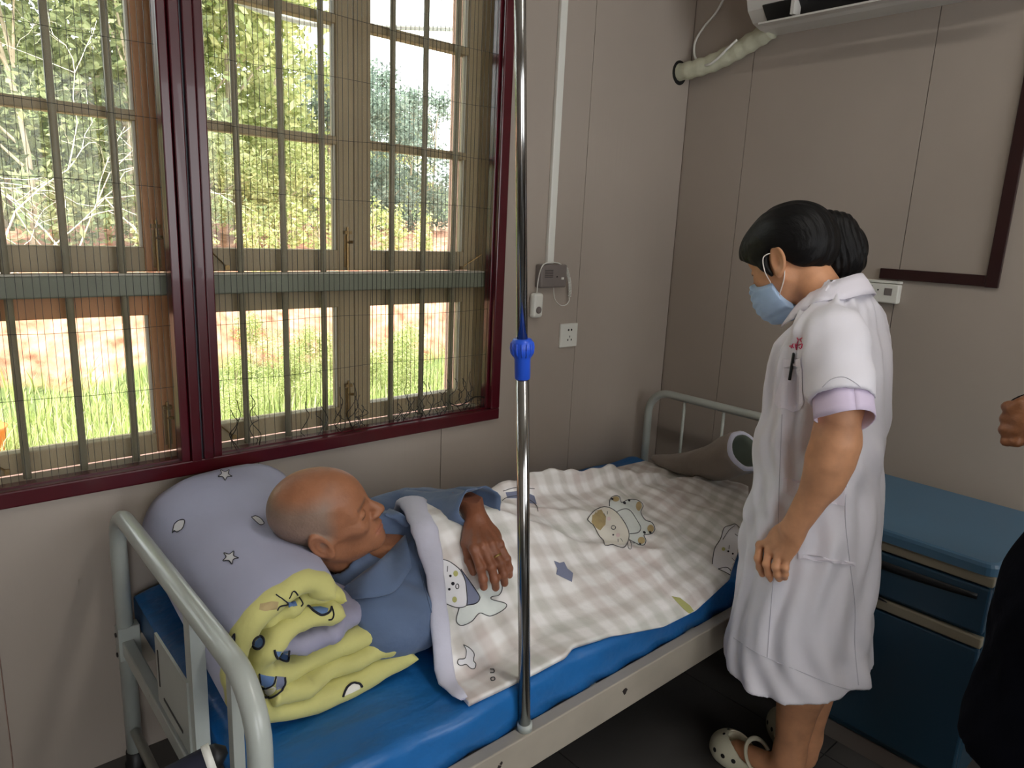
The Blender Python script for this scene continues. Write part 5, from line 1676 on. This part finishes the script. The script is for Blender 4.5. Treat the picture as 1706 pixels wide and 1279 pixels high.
for c_ in (((600, 290), 55, 40), ((950, 400), 45, 70), ((1130, 740), 50, 60), ((990, 920), 55, 55)):
    p_ = CC(c_[0])[0]; pc.oval(p_[0], p_[1], c_[1] / 9.14, c_[2] / 9.14, M_ptan, .0018)
pc.line(head + [head[0]], M_line, .0011, .0022).line(bodyc[:22], M_line, .0011, .0022).line(bib[:9], M_line, .0011, .0024)
p_ = CC((560, 725))[0]; pc.oval(p_[0], p_[1], 3.6, 3.2, None, .0018, outline=M_line)
p_ = CC((558, 835))[0]; pc.oval(p_[0], p_[1], 1.5, 1.5, M_ink, .0020)
for q in ((490, 590), (630, 840)): p_ = CC(q)[0]; pc.oval(p_[0], p_[1], 3.5, 3.5, M_ppink, .0019)
for a_, b_2 in (((415, 510), (440, 555)), ((470, 480), (468, 525)), ((630, 900), (635, 945)), ((670, 890), (705, 940))): pc.line(CC(a_, b_2), M_line, .0008, .0022)
for q, r in (((545, 290), 2.4), ((730, 350), 3), ((800, 310), 2.4), ((1035, 800), 2.8), ((1125, 800), 2.6), ((970, 975), 2.0)): p_ = CC(q)[0]; pc.oval(p_[0], p_[1], r, r * .7, M_ink, .0021, rot=.7)
for lp in (((780, 950), (790, 1030), (820, 1050), (842, 1010), (820, 940)), ((800, 915), (850, 960), (880, 960), (850, 930))): pc.line(CC(*lp), M_line, .0008, .0020)
pc.build('printed_cat', blk)
# dog print under the hand
hd_ = CD((95, 66), (160, 90), (245, 160), (290, 260), (305, 400), (300, 470), (250, 490), (190, 485), (100, 450))
bd = CD((235, 495), (210, 590), (225, 635), (270, 648), (350, 610), (415, 540), (480, 560), (520, 565), (600, 530), (655, 485), (640, 450), (530, 420), (525, 395), (590, 380), (620, 320), (600, 245), (480, 250), (400, 330), (415, 420), (300, 470))
sc_ = CD((250, 150), (330, 260), (410, 380), (415, 420), (380, 455), (300, 470), (305, 400), (290, 260))
pd = Print(bb).fill(bd, M_pmint).fill(sc_, M_pgrey, .0013).fill(hd_, M_pwhite, .0015)
pd.line(hd_, M_line, .0010, .0022).line(bd[:16], M_line, .0010, .0020).line(sc_[:6], M_ink, .0011, .0021)
for q, r in (((157, 212), 2.2), ((148, 330), 2.2), ((180, 280), 3.0)): p_ = CD(q)[0]; pd.oval(p_[0], p_[1], r, r, M_ink, .0020)
p_ = CD((218, 305))[0]; pd.oval(p_[0], p_[1], 2.6, 4, None, .0018, outline=M_line)
for q in ((205, 190), (195, 420)): p_ = CD(q)[0]; pd.oval(p_[0], p_[1], 4, 5, M_pgreen, .0017)
pd.line(CD((133, 125), (130, 175)), M_line, .0008, .0020)
pd.build('printed_dog', blk)
# small print near the hem, the letters and other motifs
bn = CD((275, 820), (300, 870), (290, 940), (235, 950), (225, 985), (255, 1005), (300, 995), (340, 1030), (375, 1030), (385, 990), (365, 960), (370, 900), (330, 850))
Print(bb).fill(bn, M_pwhite, step=3).line(bn + [bn[0]], M_line, .0009).build('printed_bone', blk)
Print(bb).line(CD((515, 1040), (548, 1040)), M_line, .0012).line(CD((545, 1040), (552, 1055), (545, 1070), (515, 1072)), M_line, .0012).line(CD((525, 1115), (552, 1112), (555, 1135), (530, 1142), (522, 1130)), M_line, .0012, closed=True).build('printed_letters', blk)
Print(bb).fill([C7(*q) for q in ((380, 570), (405, 580), (425, 575), (440, 605), (465, 625), (460, 665), (430, 650), (390, 630), (395, 605))], M_pgrey, step=3).build('printed_fish', blk)
Print(bb).fill([C7(*q) for q in ((902, 728), (940, 735), (985, 770), (1015, 815), (1000, 830), (955, 785), (920, 748))], M_pgreen, step=3).line([C7(*q) for q in ((985, 770), (1015, 815), (1000, 832))], M_pcream, .001).build('printed_leaf', blk)
r3 = [(1186, 940), (1190, 915), (1200, 898), (1206, 880), (1216, 876), (1226, 874), (1238, 890), (1243, 915), (1236, 945), (1224, 968), (1216, 958), (1196, 948)]
pr = Print(bb).fill(r3, M_pwhite).line(r3, M_line, .0011, .002).line([(1204, 899), (1214, 884), (1224, 876)], M_line, .001, .002).line([(1224, 890), (1236, 900), (1242, 915)], M_line, .001, .002).line([(1196, 948), (1212, 946), (1224, 962)], M_line, .001, .002).line([(1219, 930), (1228, 940)], M_line, .0008, .002)
pr.oval(1213, 919, 1.6, 1.6, M_ink, .002).oval(1220.5, 923, 1.6, 1.6, M_ink, .002).oval(1205, 915, 3, 3, M_pgreen, .0016).oval(1233, 916, 3, 3, M_pgreen, .0016).line([(1215, 909), (1214, 915)], M_line, .0008, .002)
pr.build('printed_lamb', blk)
l4 = [(830, 842), (842, 830), (862, 826), (880, 832), (893, 842), (896, 852)]
Print(bb).fill([(842, 820), (868, 817), (890, 826), (894, 840), (880, 838), (860, 830), (845, 830)], M_pgrey, step=3).line(l4, M_line, .001).line([(838, 818), (860, 812), (890, 814)], M_line, .001).build('printed_bird', blk)
# ------------------------------------------------------------------ nurse
NH_O = V3(1.662, -1.028, 1.388)
NH_F = unit((.05, .857, -.51)); NH_U = V3(.014, .511, .86); NH_U = unit(NH_U - NH_F * (NH_U @ NH_F)); NH_L = np.cross(NH_U, NH_F)
NH_A = np.stack([NH_F, NH_L, NH_U], 1)
NN0 = NH_O + NH_A @ V3(-.030, 0, -.045); NN1 = V3(1.685, -1.150, 1.255)
def nurse_head(P):
    d = head_sdf((P - NH_O) @ NH_A, gaunt=0.0, nose=.8)
    d = smin(d, rc(P, NN0, NN1, .047, .056), .025)
    return d
hv, hf = sdf_mesh(nurse_head, (1.54, -1.26, 1.19), (1.79, -.86, 1.57), .0031)
AX = 1.49
SH_L = V3(1.530, -1.238, 1.190)
aE = np.array(at(1393, 736, x=1.488)); aM = np.array(at(1372, 800, x=AX)); aW = np.array(at(1322, 880, x=AX))
def J(u, v, x=AX): return np.array(at(u, v, x=x))
NF = [[J(1305, 893), J(1266, 908, 1.500), J(1263, 930, 1.490), J(1266, 945, 1.494), J(1270, 956, 1.502)],
      [J(1310, 898), J(1281, 917, 1.488), J(1277, 940, 1.478), J(1281, 956, 1.484), J(1285, 965, 1.495)],
      [J(1316, 902), J(1297, 923, 1.484), J(1292, 944, 1.474), J(1295, 957, 1.480), J(1298, 964, 1.492)],
      [J(1322, 904), J(1312, 928, 1.486), J(1308, 946, 1.478), J(1308, 956, 1.484), J(1308, 962, 1.494)]]
NT = [J(1312, 880, 1.505), J(1288, 895, 1.525), J(1276, 915, 1.535), J(1275, 935, 1.532)]
def nurse_arm(P):
    d = chain(P, [SH_L, (SH_L + aE) / 2, aE, (aE + aM) / 2, aM, aW], [.046, .047, .045, .045, .038, .0275], .025)
    fd = unit(NF[1][1] - aW); sd = unit(NF[3][1] - NF[0][1]); nd = unit(np.cross(fd, sd)); sd = np.cross(nd, fd)
    A = np.stack([fd, sd, nd], 1)
    pc = (aW * .42 + (NF[1][1] + NF[2][1]) / 2 * .58)
    d = smin(d, ell(P, pc + V3(.006, 0, 0), (.050, .041, .0155), A), .024)
    for i, q in enumerate(NF):
        d = smin(d, finger(P, q, .0098 if i < 3 else .0086, .80), .007)
    d = smin(d, finger(P, NT, .0115, .8), .010)
    return d
av, af = sdf_mesh(nurse_arm, *box_of([SH_L, aE, aW] + sum(NF, []) + NT, .065), .0026)
# the other arm mirrored across the body
mv = av.copy(); mv[:, 0] = 2 * 1.69 - mv[:, 0] - .035; mv[:, 1] += .15; mf = af[:, ::-1]
def nurse_legs(P):
    d = None
    for x, dy, tx, ty in ((1.645, 0.0, 1.645, -1.06), (1.745, .005, 1.835, -1.11)):
        q = chain(P, [(x + .02 * (x > 1.7), -1.155 + dy, .80), (x, -1.165 + dy, .47), (x, -1.205 + dy, .33), (x + .005, -1.200 + dy, .12), (x + .005, -1.195 + dy, .07)], [.082, .060, .0585, .036, .036], .03)
        q = smin(q, rc(P, (x + .005, -1.195 + dy, .060), (tx, ty, .045), .034, .026), .03)
        d = q if d is None else smin(d, q, .02)
    d = smin(d, ell(P, (1.70, -1.15, .90), (.15, .11, .16)), .05)
    return d
lv_, lf_ = sdf_mesh(nurse_legs, (1.52, -1.36, .0), (1.92, -.98, 1.08), .007)
def nurse_torso(P):
    d = ell(P, (1.69, -1.15, 1.10), (.16, .105, .20))
    return smin(d, rc(P, SH_L + V3(.02, .03, .01), (2 * 1.69 - SH_L[0] - .07, SH_L[1] + .11, SH_L[2]), .038, .038), .04)
tv_, tf_ = sdf_mesh(nurse_torso, (1.45, -1.33, .86), (1.93, -.98, 1.34), .012)
V_, F_ = join([(hv, hf), (av, af), (mv, mf), (lv_, lf_), (tv_, tf_)])
colr = np.tile(np.array(lin((206, 150, 112))), (len(V_), 1))
Lh = (V_ - NH_O) @ NH_A
inh = np.zeros(len(V_), bool); inh[:len(hv)] = True
brow = np.exp(-((Lh[:, 2] - .036) / .004) ** 2) * (Lh[:, 0] > .06) * (np.abs(Lh[:, 1]) > .010) * (np.abs(Lh[:, 1]) < .046) * inh
lash = np.exp(-((Lh[:, 2] - .0070) / .0026) ** 2) * (Lh[:, 0] > .074) * (np.abs(np.abs(Lh[:, 1]) - .031) < .016) * inh
for w, c in ((brow, (34, 26, 24)), (lash, (20, 16, 16))):
    colr = colr * (1 - .85 * w[:, None]) + np.array(lin(c)) * .85 * w[:, None]
M_skin2 = skin_mat('smooth_skin', .5, .0003, 260)
nur = thing('person', 'nurse in a white short sleeved coat and face mask looking down at bed', 'person', (1.69, -1.15, 0))
nbody = np_make('body', V_, F_, M_skin2, nur, colr)
# hair
def hair_mat():
    m = mat('black_hair', (8, 7, 8), .5, var=.4, vscale=30, vstretch=(1, .15, .4), bump=.003, bscale=170, bstretch=(1, .10, .25), spec=.25)
    return m
M_hair = hair_mat()
def hair_sdf(P):
    L = (P - NH_O) @ NH_A
    d = ell(L, (-.012, 0, .050), (.110, .0885, .0925))
    d = smin(d, ell(L, (.038, 0, .056), (.080, .074, .064)), .02)
    d = smin(d, ell(L, (-.060, 0, .020), (.058, .066, .070)), .03)
    rib = .0012 * np.sin(L[:, 1] * 260 + 3 * np.sin(L[:, 0] * 40)) * (np.abs(L[:, 1]) < .2)
    d = d + rib
    # hairline: from the brow down to the front of the ear, then round behind the ear to the nape
    a = L[:, 0]; u_ = L[:, 2]
    line = np.interp(a, [-.13, -.085, -.055, -.030, -.012, .010, .030, .060, .090, .115], [-.085, -.075, -.050, -.022, .012, .018, .004, .022, .048, .066])
    d = smax(d, line - u_, .006)
    # ear cut-out
    d = smax(d, -ell(np.stack([L[:, 0], np.abs(L[:, 1]), L[:, 2]], 1), (-.004, .088, -.002), (.024, .026, .036)), .004)
    # side lock in front of the ear
    d = smin(d, chain(np.stack([L[:, 0], np.abs(L[:, 1]), L[:, 2]], 1), [(.045, .066, .035), (.030, .073, .005), (.020, .074, -.022)], [.014, .010, .005], .01), .012)
    return d
hv2, hf2 = sdf_mesh(hair_sdf, *box_of([NH_O], .17), .0034)
hair = np_make('hair', hv2, hf2, M_hair, nur)
tt = float(np.dot(CAM_R[2], NH_O - CAM_C))
pts = [np.array(at(u, v, t=tt + dt)) for u, v, dt in ((1350, 388, .0), (1372, 374, .0), (1394, 384, .0), (1410, 412, .0), (1411, 436, .0), (1392, 452, .0))]
def pony_sdf(P):
    d = chain(P, pts, [.020, .026, .038, .040, .034, .018], .03)
    d = smin(d, chain(P, [pts[1], np.array(at(1380, 410, t=tt)), np.array(at(1385, 440, t=tt))], [.016, .034, .022], .02), .03)
    q = P - pts[3]
    return d + .0016 * np.sin(q @ V3(.75, -.62, .1) * 420 + 4 * np.sin(q[:, 2] * 30))
pv2, pf2 = sdf_mesh(pony_sdf, *box_of(pts, .06), .0034)
pony = np_make('ponytail', pv2, pf2, M_hair, nur)
mb = MB(); tw = Vector(at(1362, 379, t=tt))
axd = (Vector(pts[1]) - Vector(pts[0])).normalized()
v, f = lathe_geo([(.014, -.006), (.024, -.006), (.026, 0), (.024, .006), (.014, .006)], tw, axd, 20)
make('hair_tie', v, f, M_black, pony, True)
hp = Vector(at(1362, 382, t=tt - .045))
v, f = lathe_geo([(0, 0), (.006, 0), (.005, .004), (0, .005)], hp, Vector(CAM_C) - hp, 10)
make('hair_tie_bead', v, f, M_white_pl, pony, True)
# face mask
M_mask = mat('pale_blue_mask_fabric', (172, 198, 230), .8, var=.04, vscale=30, bump=.0012, bscale=70)
M_loop = mat('white_elastic', (236, 228, 222), .8, var=.02)
def mask_sdf(P):
    L = (P - NH_O) @ NH_A
    Q = L.copy(); Q[:, 1] = np.abs(Q[:, 1])
    d = head_sdf(L, ears=False, nose=.8)
    bulk = ell(Q, (.060, 0, -.060), (.066, .060, .064))
    d = smin(d, bulk, .03) - .0045
    d = d + .0014 * np.sin(L[:, 2] * 330) * np.clip((.07 - Q[:, 1]) / .02, 0, 1)
    # edges: nose bridge above, cheek line behind, chin below
    top = L[:, 2] - (-.004 - .46 * Q[:, 1] * (Q[:, 1] / .06))
    back = (.030 + .10 * (L[:, 2] + .05)) - L[:, 0]
    d = smax(smax(d, top, .002), back, .002)
    return smax(d, -L[:, 2] - .128, .004)
kv, kf = sdf_mesh(mask_sdf, *box_of([NH_O + NH_A @ V3(.06, 0, -.05)], .115), .0026)
mask = np_make('face_mask', kv, kf, M_mask, nur)
for sgn in (1, -1):
    e = NH_A
    p_top = NH_O + e @ V3(.036, sgn * .062, -.040); p_bot = NH_O + e @ V3(.028, sgn * .062, -.072)
    ear_top = NH_O + e @ V3(.010, sgn * .080, .024); ear_back = NH_O + e @ V3(-.018, sgn * .070, .014); ear_low = NH_O + e @ V3(-.010, sgn * .074, -.036)
    MB().tube(smooth_path([p_top, (p_top + ear_top) / 2 + e @ V3(.004, sgn * .014, 0), ear_top + e @ V3(.004, sgn * .006, 0), ear_back, ear_low, p_bot], 6), .0014, 6).build('ear_loop', M_loop, mask, True)

# coat
M_coat = mat('white_cotton', (226, 224, 232), .75, var=.02, vscale=10, bump=.0035, bscale=11, bstretch=(1, 1, .45), sheen=.1)
cz = np.array([.34, .36, .40, .45, .53, .61, .69, .77, .85, .91, .97, 1.03, 1.09, 1.15, 1.20, 1.245, 1.275, 1.30, 1.325, 1.345, 1.362])
cf = np.array([.160, .158, .157, .149, .145, .142, .144, .143, .137, .141, .146, .134, .134, .130, .117, .088, .075, .066, .052, .034, .012])
cbk = np.array([-.205, -.205, -.20, -.19, -.185, -.181, -.177, -.170, -.157, -.151, -.147, -.145, -.141, -.136, -.128, -.112, -.100, -.085, -.066, -.052, -.040])
cw = np.array([.218, .216, .213, .210, .205, .200, .196, .190, .176, .168, .164, .168, .176, .182, .182, .170, .145, .112, .085, .066, .052])
cH = (cf - cbk) / 2; cS = (cf + cbk) / 2 / .914
ca_ = np.sqrt(np.maximum(cH ** 2 - (cw * .405) ** 2, .03 ** 2)) / .914
def coat_sdf(P, grow=0.0):
    z = P[:, 2]
    a = np.interp(z, cz, ca_); w = np.interp(z, cz, cw); yc = -1.14 + np.interp(z, cz, cS)
    x = P[:, 0] - 1.69; y = P[:, 1] - yc
    th = np.arctan2(x / w, y / a)
    fall = np.clip((.95 - z) / .6, 0, 1)
    fold = (.003 + .0025 * fall) * np.sin(5 * th + 2.0 * np.sin(2 * th) + 1.3 + z * 2) * np.clip(fall * 3, .25, 1) + .0045 * np.sin(11 * th + z * 7 + 2 * np.sin(z * 9)) + .003 * np.sin(17 * th - z * 19 + 3 * np.sin(z * 13 + th))
    fold = fold + .004 * np.sin(z * 34 + 3 * th) * np.exp(-((z - .93) / .12) ** 2)
    k = np.sqrt((x / w) ** 2 + (y / a) ** 2)
    body = (k - 1) * np.minimum(a, w) * .95 + fold
    body = np.maximum(body, z - 1.360)
    d = body
    for sx in (1, -1):
        s0 = V3(1.545, -1.212, 1.236); s1 = V3(1.478, -1.272, 1.118)
        if sx < 0: s0 = V3(3.38 - s0[0] - .035, s0[1] + .10, s0[2]); s1 = V3(3.38 - s1[0] - .035, s1[1] + .15, s1[2])
        ax = unit(s1 - s0)
        sl = rc(P, s0, s1 + ax * .06, .066, .067) + .0022 * np.sin(P[:, 2] * 70 + P[:, 1] * 40)
        sl = np.maximum(sl, (P - s1) @ ax)
        inn = rc(P, s0 + ax * .05, s1 + ax * .08, .052, .061)
        inn = np.maximum(inn, -((P - (s0 + ax * .06)) @ ax))
        d = smin(d, sl, .060)
        d = np.maximum(d, -inn)
    # hollow skirt and level hem
    inner = (k - 1) * np.minimum(a, w) * .95 + .010 + fold
    inner = np.maximum(inner, z - .80)
    d = np.maximum(d, -inner)
    hem = .365 + .012 * np.sin(th * 2 + 1) - z
    d = np.maximum(d, hem)
    # neck opening
    d = smax(d, -rc(P, V3(1.678, -1.080, 1.385), V3(1.686, -1.128, 1.300), .058, .046), .006)
    # open front V
    d = smax(d, -rc(P, V3(1.675, -1.02, 1.30), V3(1.685, -1.005, 1.20), .035, .004), .004)
    return d
qv, qf = sdf_mesh(coat_sdf, (1.36, -1.42, .33), (2.02, -.90, 1.39), .0056)
coat = np_make('coat', qv, qf, M_coat, nur)
coat_bvh = bvh_of(coat)
# inner lavender sleeve
M_lav = mat('lavender_inner_cotton', (214, 200, 224), .8, var=.03, bump=.002, bscale=14)
s1 = V3(1.478, -1.272, 1.118); ax = unit(s1 - V3(1.545, -1.212, 1.236)); axv = Vector(ax)
rows = []
u_ = axv.orthogonal().normalized(); w_ = axv.cross(u_)
for t in np.linspace(-.05, .046, 8):
    rows.append([Vector(s1) + Vector((.002, 0, 0)) + axv * (t + .006 * math.sin(2 * a)) + (u_ * math.cos(a) + w_ * math.sin(a)) * (.0560 + .002 * math.sin(4 * a)) for a in np.linspace(0, 2 * math.pi, 29)])
v, f = solidify_grid(rows, thick=.0025); make('inner_sleeve', v, f, M_lav, nur, True)

def patch_solid(bvh, poly, off, name, m, parent, step=5.0, smooth=True):
    v, f = patch(bvh, poly, off, step)
    n = len(v)
    used = sorted({i for t in f for i in t})
    if not used: return None
    from collections import Counter
    ec = Counter()
    for t in f:
        for i in range(3): ec[tuple(sorted((t[i], t[(i + 1) % 3])))] += 1
    low = [p + (p - Vector(CAM_C)).normalized() * (off + .001) for p in v]
    ff = list(f)
    for t in f:
        for i in range(3):
            a, b = t[i], t[(i + 1) % 3]
            if ec[tuple(sorted((a, b)))] == 1: ff.append((b, a, a + n, b + n))
    return make(name, v + low, ff, m, parent, smooth)
M_coat2 = mat('white_cotton_double', (232, 228, 238), .75, var=.02, bump=.0015, bscale=14)
M_stitch = mat('seam_shadow_grey', (186, 184, 194), .9, var=.03)  # greyer than the coat, paints faint shade along the seams
# collar, lapel, pockets, seams sewn on the coat
def outside(p, off):
    q, n_, i_, d_ = coat_bvh.find_nearest(p)
    if (p - q).dot(n_) < off: return q + n_ * off
    return p
rows = []
for th in np.linspace(-2.12, 2.12, 43):
    ct = (1 - math.cos(th)) / 2
    zi = 1.366 - .092 * ct
    yc = -1.122 + .010 * ct
    tip = max(0, (abs(th) - 1.6) / .52)
    row = []
    for k, (r, dz) in enumerate(((.054, -.014), (.058, .002), (.066, .007), (.078, -.006), (.090, -.022), (.100 + .012 * tip, -.036 - .022 * tip))):
        p = Vector((1.684 + r * 1.02 * math.sin(th), yc - r * .95 * math.cos(th), zi + dz))
        if k >= 2: p = outside(p, .0065 - .0007 * k)
        row.append(p)
    rows.append(row)
v, f = solidify_grid(rows, thick=.0030); make('collar', v, f, M_coat2, coat, True)
patch_solid(coat_bvh, [(1306, 596), (1336, 596), (1337, 612), (1306, 612)], .0035, 'breast_pocket_flap', M_coat2, coat, 5, False)
patch_solid(coat_bvh, [(1306, 612), (1337, 612), (1340, 670), (1334, 682), (1320, 686), (1298, 680), (1290, 668)], .0018, 'breast_pocket', M_coat2, coat, 5, False)
patch_solid(coat_bvh, [(1303, 795), (1342, 803), (1410, 812), (1407, 842), (1340, 834), (1302, 820)], .0022, 'waist_band', M_coat2, coat, 6, False)
patch_solid(coat_bvh, [(1330, 920), (1423, 936), (1423, 943), (1330, 930)], .004, 'pocket_edge', M_coat2, coat, 5, False)
for nm, pts_ in (('front_seam', [(1303, 690), (1300, 760), (1298, 820), (1295, 900), (1286, 990), (1278, 1096)]), ('side_seam', [(1412, 770), (1408, 860), (1416, 940), (1424, 1010), (1424, 1080), (1432, 1156)]),
                 ('hem_stitch', [(1222, 1062), (1262, 1088), (1330, 1117), (1395, 1143), (1432, 1152)]), ('sleeve_stitch', [(1370, 645), (1385, 632), (1405, 628), (1425, 638), (1446, 656)])):
    v, f = stroke(coat_bvh, pts_, .0009, .0006); make(nm, v, f, M_stitch, coat)
# red lettering over the breast pocket
M_redink = mat('red_embroidery', (196, 34, 84), .8, var=.05)
mbv = []; mbf = []
for pts_ in ([(1318, 575), (1323, 579)], [(1319, 580), (1322, 572)], [(1325, 572), (1327, 581)], [(1330, 568), (1327, 576)], [(1327, 583), (1329, 573)], [(1331, 575), (1337, 573), (1336, 580)], [(1332, 579), (1335, 581)], [(1328, 562), (1331, 567)], [(1333, 565), (1337, 563)], [(1334, 566), (1336, 570)], [(1316, 576), (1318, 578)]):
    v, f = stroke(coat_bvh, pts_, .0011, .0012)
    mbf += [tuple(i + len(mbv) for i in q) for q in f]; mbv += v
if mbv: tag(make('red_lettering', mbv, mbf, M_redink, coat), kind='stuff')
# pen clipped in the breast pocket
ph_ = hit(coat_bvh, 1322, 597, .001)
if ph_ is not None:
    pn = thing('pen', 'black pen clipped in the nurse\'s breast pocket', 'pen', tuple(ph_))
    MB().tube([ph_ - Vector((-.004, -.004, .05)), ph_ + Vector((0, 0, .012))], .0035, 8).build('barrel', M_black, pn, True)
    MB().tube([ph_ + Vector((-.006, -.003, -.010)), ph_ + Vector((-.006, -.003, .008)), ph_ + Vector((-.002, 0, .012))], .0026, 6).build('clip', M_black, pn, True)

# clogs
M_clog = mat('cream_foam', (214, 210, 186), .55, var=.04, vscale=20)
def make_clog(cx, cy, name_parent, hd=(0.0, 1.0)):
    h_ = unit((hd[0], hd[1], 0)); s_ = V3(h_[1], -h_[0], 0); A = np.stack([h_, s_, V3(0, 0, 1)], 1); o = V3(cx, cy, 0)
    def fn(P):
        L = (P - o) @ A
        wv = .040 + .010 * np.clip((L[:, 0] + .02) / .12, -1, 1)
        q = L.copy(); q[:, 1] = q[:, 1] * (.045 / wv)
        sole = ell(q, (.0, 0, .018), (.128, .050, .024)); sole = smax(sole, -(L[:, 2] - .001), .004)
        up = ell(q, (.055, 0, .030), (.072, .050, .056)); up = smax(up, -(L[:, 2] - .001), .004)
        up = smax(up, -(L[:, 0] + .01) + .35 * (L[:, 2] - .05), .006)
        side = smax(ell(q, (-.02, 0, .028), (.107, .050, .034)), L[:, 2] - .050, .006)
        d = smin(smin(sole, up, .008), side, .008)
        cav = ell(q, (-.015, 0, .062), (.098, .040, .048))
        d = smax(d, -cav, .005)
        rim = np.sqrt(np.maximum(0, 0) + (np.sqrt(((L[:, 0] + .008 - .25 * (L[:, 2] - .05)) * 1.0) ** 2)) ** 2 + 0) 
        return d
    v, f = sdf_mesh(fn, *box_of([o + V3(0, 0, .04)], .15), .0032)
    c = np_make('clog', v, f, M_clog, name_parent)
    hb = bvh_of(c)
    pts = [o + A @ V3(-.02 - .10 * math.cos(t) * .0 - .0, 0, 0) for t in ()]
    arc = [o + A @ V3(-.012 + .03 * math.cos(a), .050 * math.sin(a), .058 + .032 * math.cos(a)) for a in np.linspace(-1.75, 1.75, 17)]
    MB().tube(smooth_path(arc, 2), .0052, 8, squash=(.7, 1.3)).build('strap', M_clog, c, True)
    for (fx, fy, r, dirn) in ((.085, -.016, .0042, 'u'), (.085, .008, .0042, 'u'), (.062, -.024, .0042, 'u'), (.062, -.002, .0042, 'u'), (.062, .02, .0042, 'u'), (.040, -.030, .0042, 'u'), (.040, -.008, .0042, 'u'), (.040, .014, .0042, 'u'), (.092, -.036, .0065, 's'), (.064, -.046, .0065, 's'), (.034, -.049, .0065, 's'), (.09, .036, .0065, 's2'), (.06, .046, .0065, 's2')):
        if dirn == 'u': org = o + A @ V3(fx, fy, .14); dd = V3(0, 0, -1)
        else: org = o + A @ V3(fx, fy * 3, .038); dd = A @ V3(0, 1 if fy < 0 else -1, 0)
        p, n_, i_, ds = hb.ray_cast(Vector(org), Vector(dd))
        if p is None: continue
        v, f = lathe_geo([(0, 0), (r, 0), (r * .8, .0008), (0, .0009)], p, n_, 10); make('vent_hole', v, f, M_black, c)
    return c
make_clog(1.650, -1.105, nur, (-.05, 1))
make_clog(1.815, -1.130, nur, (.72, .69))

# ------------------------------------------------------------------ third person at the right edge
M_dark = mat('black_navy_wool', (6, 7, 15), 1.0, var=.15, vscale=12, bump=.002, bscale=40, spec=.08)
p3 = thing('person', 'person in dark navy clothes standing at the right edge, hand raised', 'person', (1.62, -1.80, 0))
def p3_coat(P):
    q = P.copy()
    d = chain(P, [(1.59, -1.765, .52), (1.612, -1.785, .80), (1.68, -1.845, 1.10), (1.70, -1.86, 1.33)], [.205, .190, .185, .165], .08)
    d = np.maximum(d, .50 - P[:, 2])
    d = smin(d, chain(P, [(1.60, -1.72, 1.36), (1.70, -1.60, 1.13), (1.645, -1.565, 1.125)], [.065, .055, .045], .03), .05)
    d = smin(d, chain(P, [(1.83, -1.98, 1.36), (1.90, -1.99, 1.08), (1.86, -1.90, .86)], [.065, .055, .045], .03), .05)
    return d + fold_noise(P, .006, 14)
v, f = sdf_mesh(p3_coat, (1.30, -2.15, .46), (2.02, -1.42, 1.52), .011)
p3c = np_make('coat', v, f, M_dark, p3)
def p3_legs(P):
    return np.minimum(rc(P, (1.53, -1.74, .62), (1.52, -1.75, .05), .10, .06), rc(P, (1.66, -1.82, .62), (1.67, -1.83, .05), .10, .06)) + fold_noise(P, .004, 18)
v, f = sdf_mesh(p3_legs, (1.38, -1.96, .0), (1.82, -1.60, .75), .012)
np_make('trousers', v, f, M_dark, p3)
for x, y in ((1.525, -1.70), (1.675, -1.78)):
    def shoe(P, x=x, y=y):
        return smax(ell(P, (x, y, .03), (.048, .13, .055)), -(P[:, 2] - .001), .004)
    v, f = sdf_mesh(shoe, (x - .08, y - .16, -.01), (x + .08, y + .16, .1), .006); np_make('shoe', v, f, M_black, p3)
H3 = V3(1.70, -1.845, 1.60); F3 = unit((-.35, .9, -.15)); U3 = unit(V3(0, 0, 1) - F3 * F3[2]); A3 = np.stack([F3, np.cross(U3, F3), U3], 1)
def p3_head(P):
    return smin(head_sdf((P - H3) @ A3), rc(P, H3 + A3 @ V3(-.03, 0, -.05), (1.70, -1.86, 1.36), .05, .06), .02)
k0 = np.array(at(1700, 705, t=1.32))
def p3_hand(P):
    d = rc(P, (1.66, -1.572, 1.125), k0 + V3(.045, -.01, -.004), .032, .028)
    d = smin(d, ell(P, k0 + V3(.022, -.004, 0), (.036, .024, .042)), .02)
    for i, (u, v_) in enumerate(((1697, 678), (1694, 698), (1692, 717), (1694, 736))):
        c = np.array(at(u, v_, t=1.325))
        r = .0112 if i < 3 else .0098
        d = smin(d, chain(P, [c + V3(.040, -.012, .003), c, c + V3(.004, .018, -.004), c + V3(.028, .020, -.004)], [r, r, r * .95, r * .85], .004), .006)
    d = smin(d, chain(P, [k0 + V3(.03, .005, .038), k0 + V3(.004, .006, .036), k0 + V3(.0, .02, .022)], [.012, .011, .009], .004), .008)
    return d
def p3_all(P):
    d = smin(p3_head(P), p3_hand(P), .01)
    d = smin(d, chain(P, [(1.70, -1.86, 1.36), (1.62, -1.73, 1.34), (1.70, -1.605, 1.13), (1.66, -1.572, 1.125)], [.06, .045, .040, .032], .02), .02)
    return d
V_, F_ = sdf_mesh(p3_all, (1.50, -1.99, 1.06), (1.84, -1.50, 1.78), .0044)
np_make('body', V_, F_, M_skin1, p3, np.tile(np.array(lin((130, 84, 54))), (len(V_), 1)))
def p3_hair(P):
    L = (P - H3) @ A3
    d = ell(L, (-.014, 0, .052), (.106, .084, .093))
    return smax(d, (.06 + (L[:, 0] - .06) * .5) - L[:, 2] - np.where(L[:, 0] < 0, .05, 0), .01)
v, f = sdf_mesh(p3_hair, *box_of([H3], .16), .006); np_make('hair', v, f, M_hair, p3)
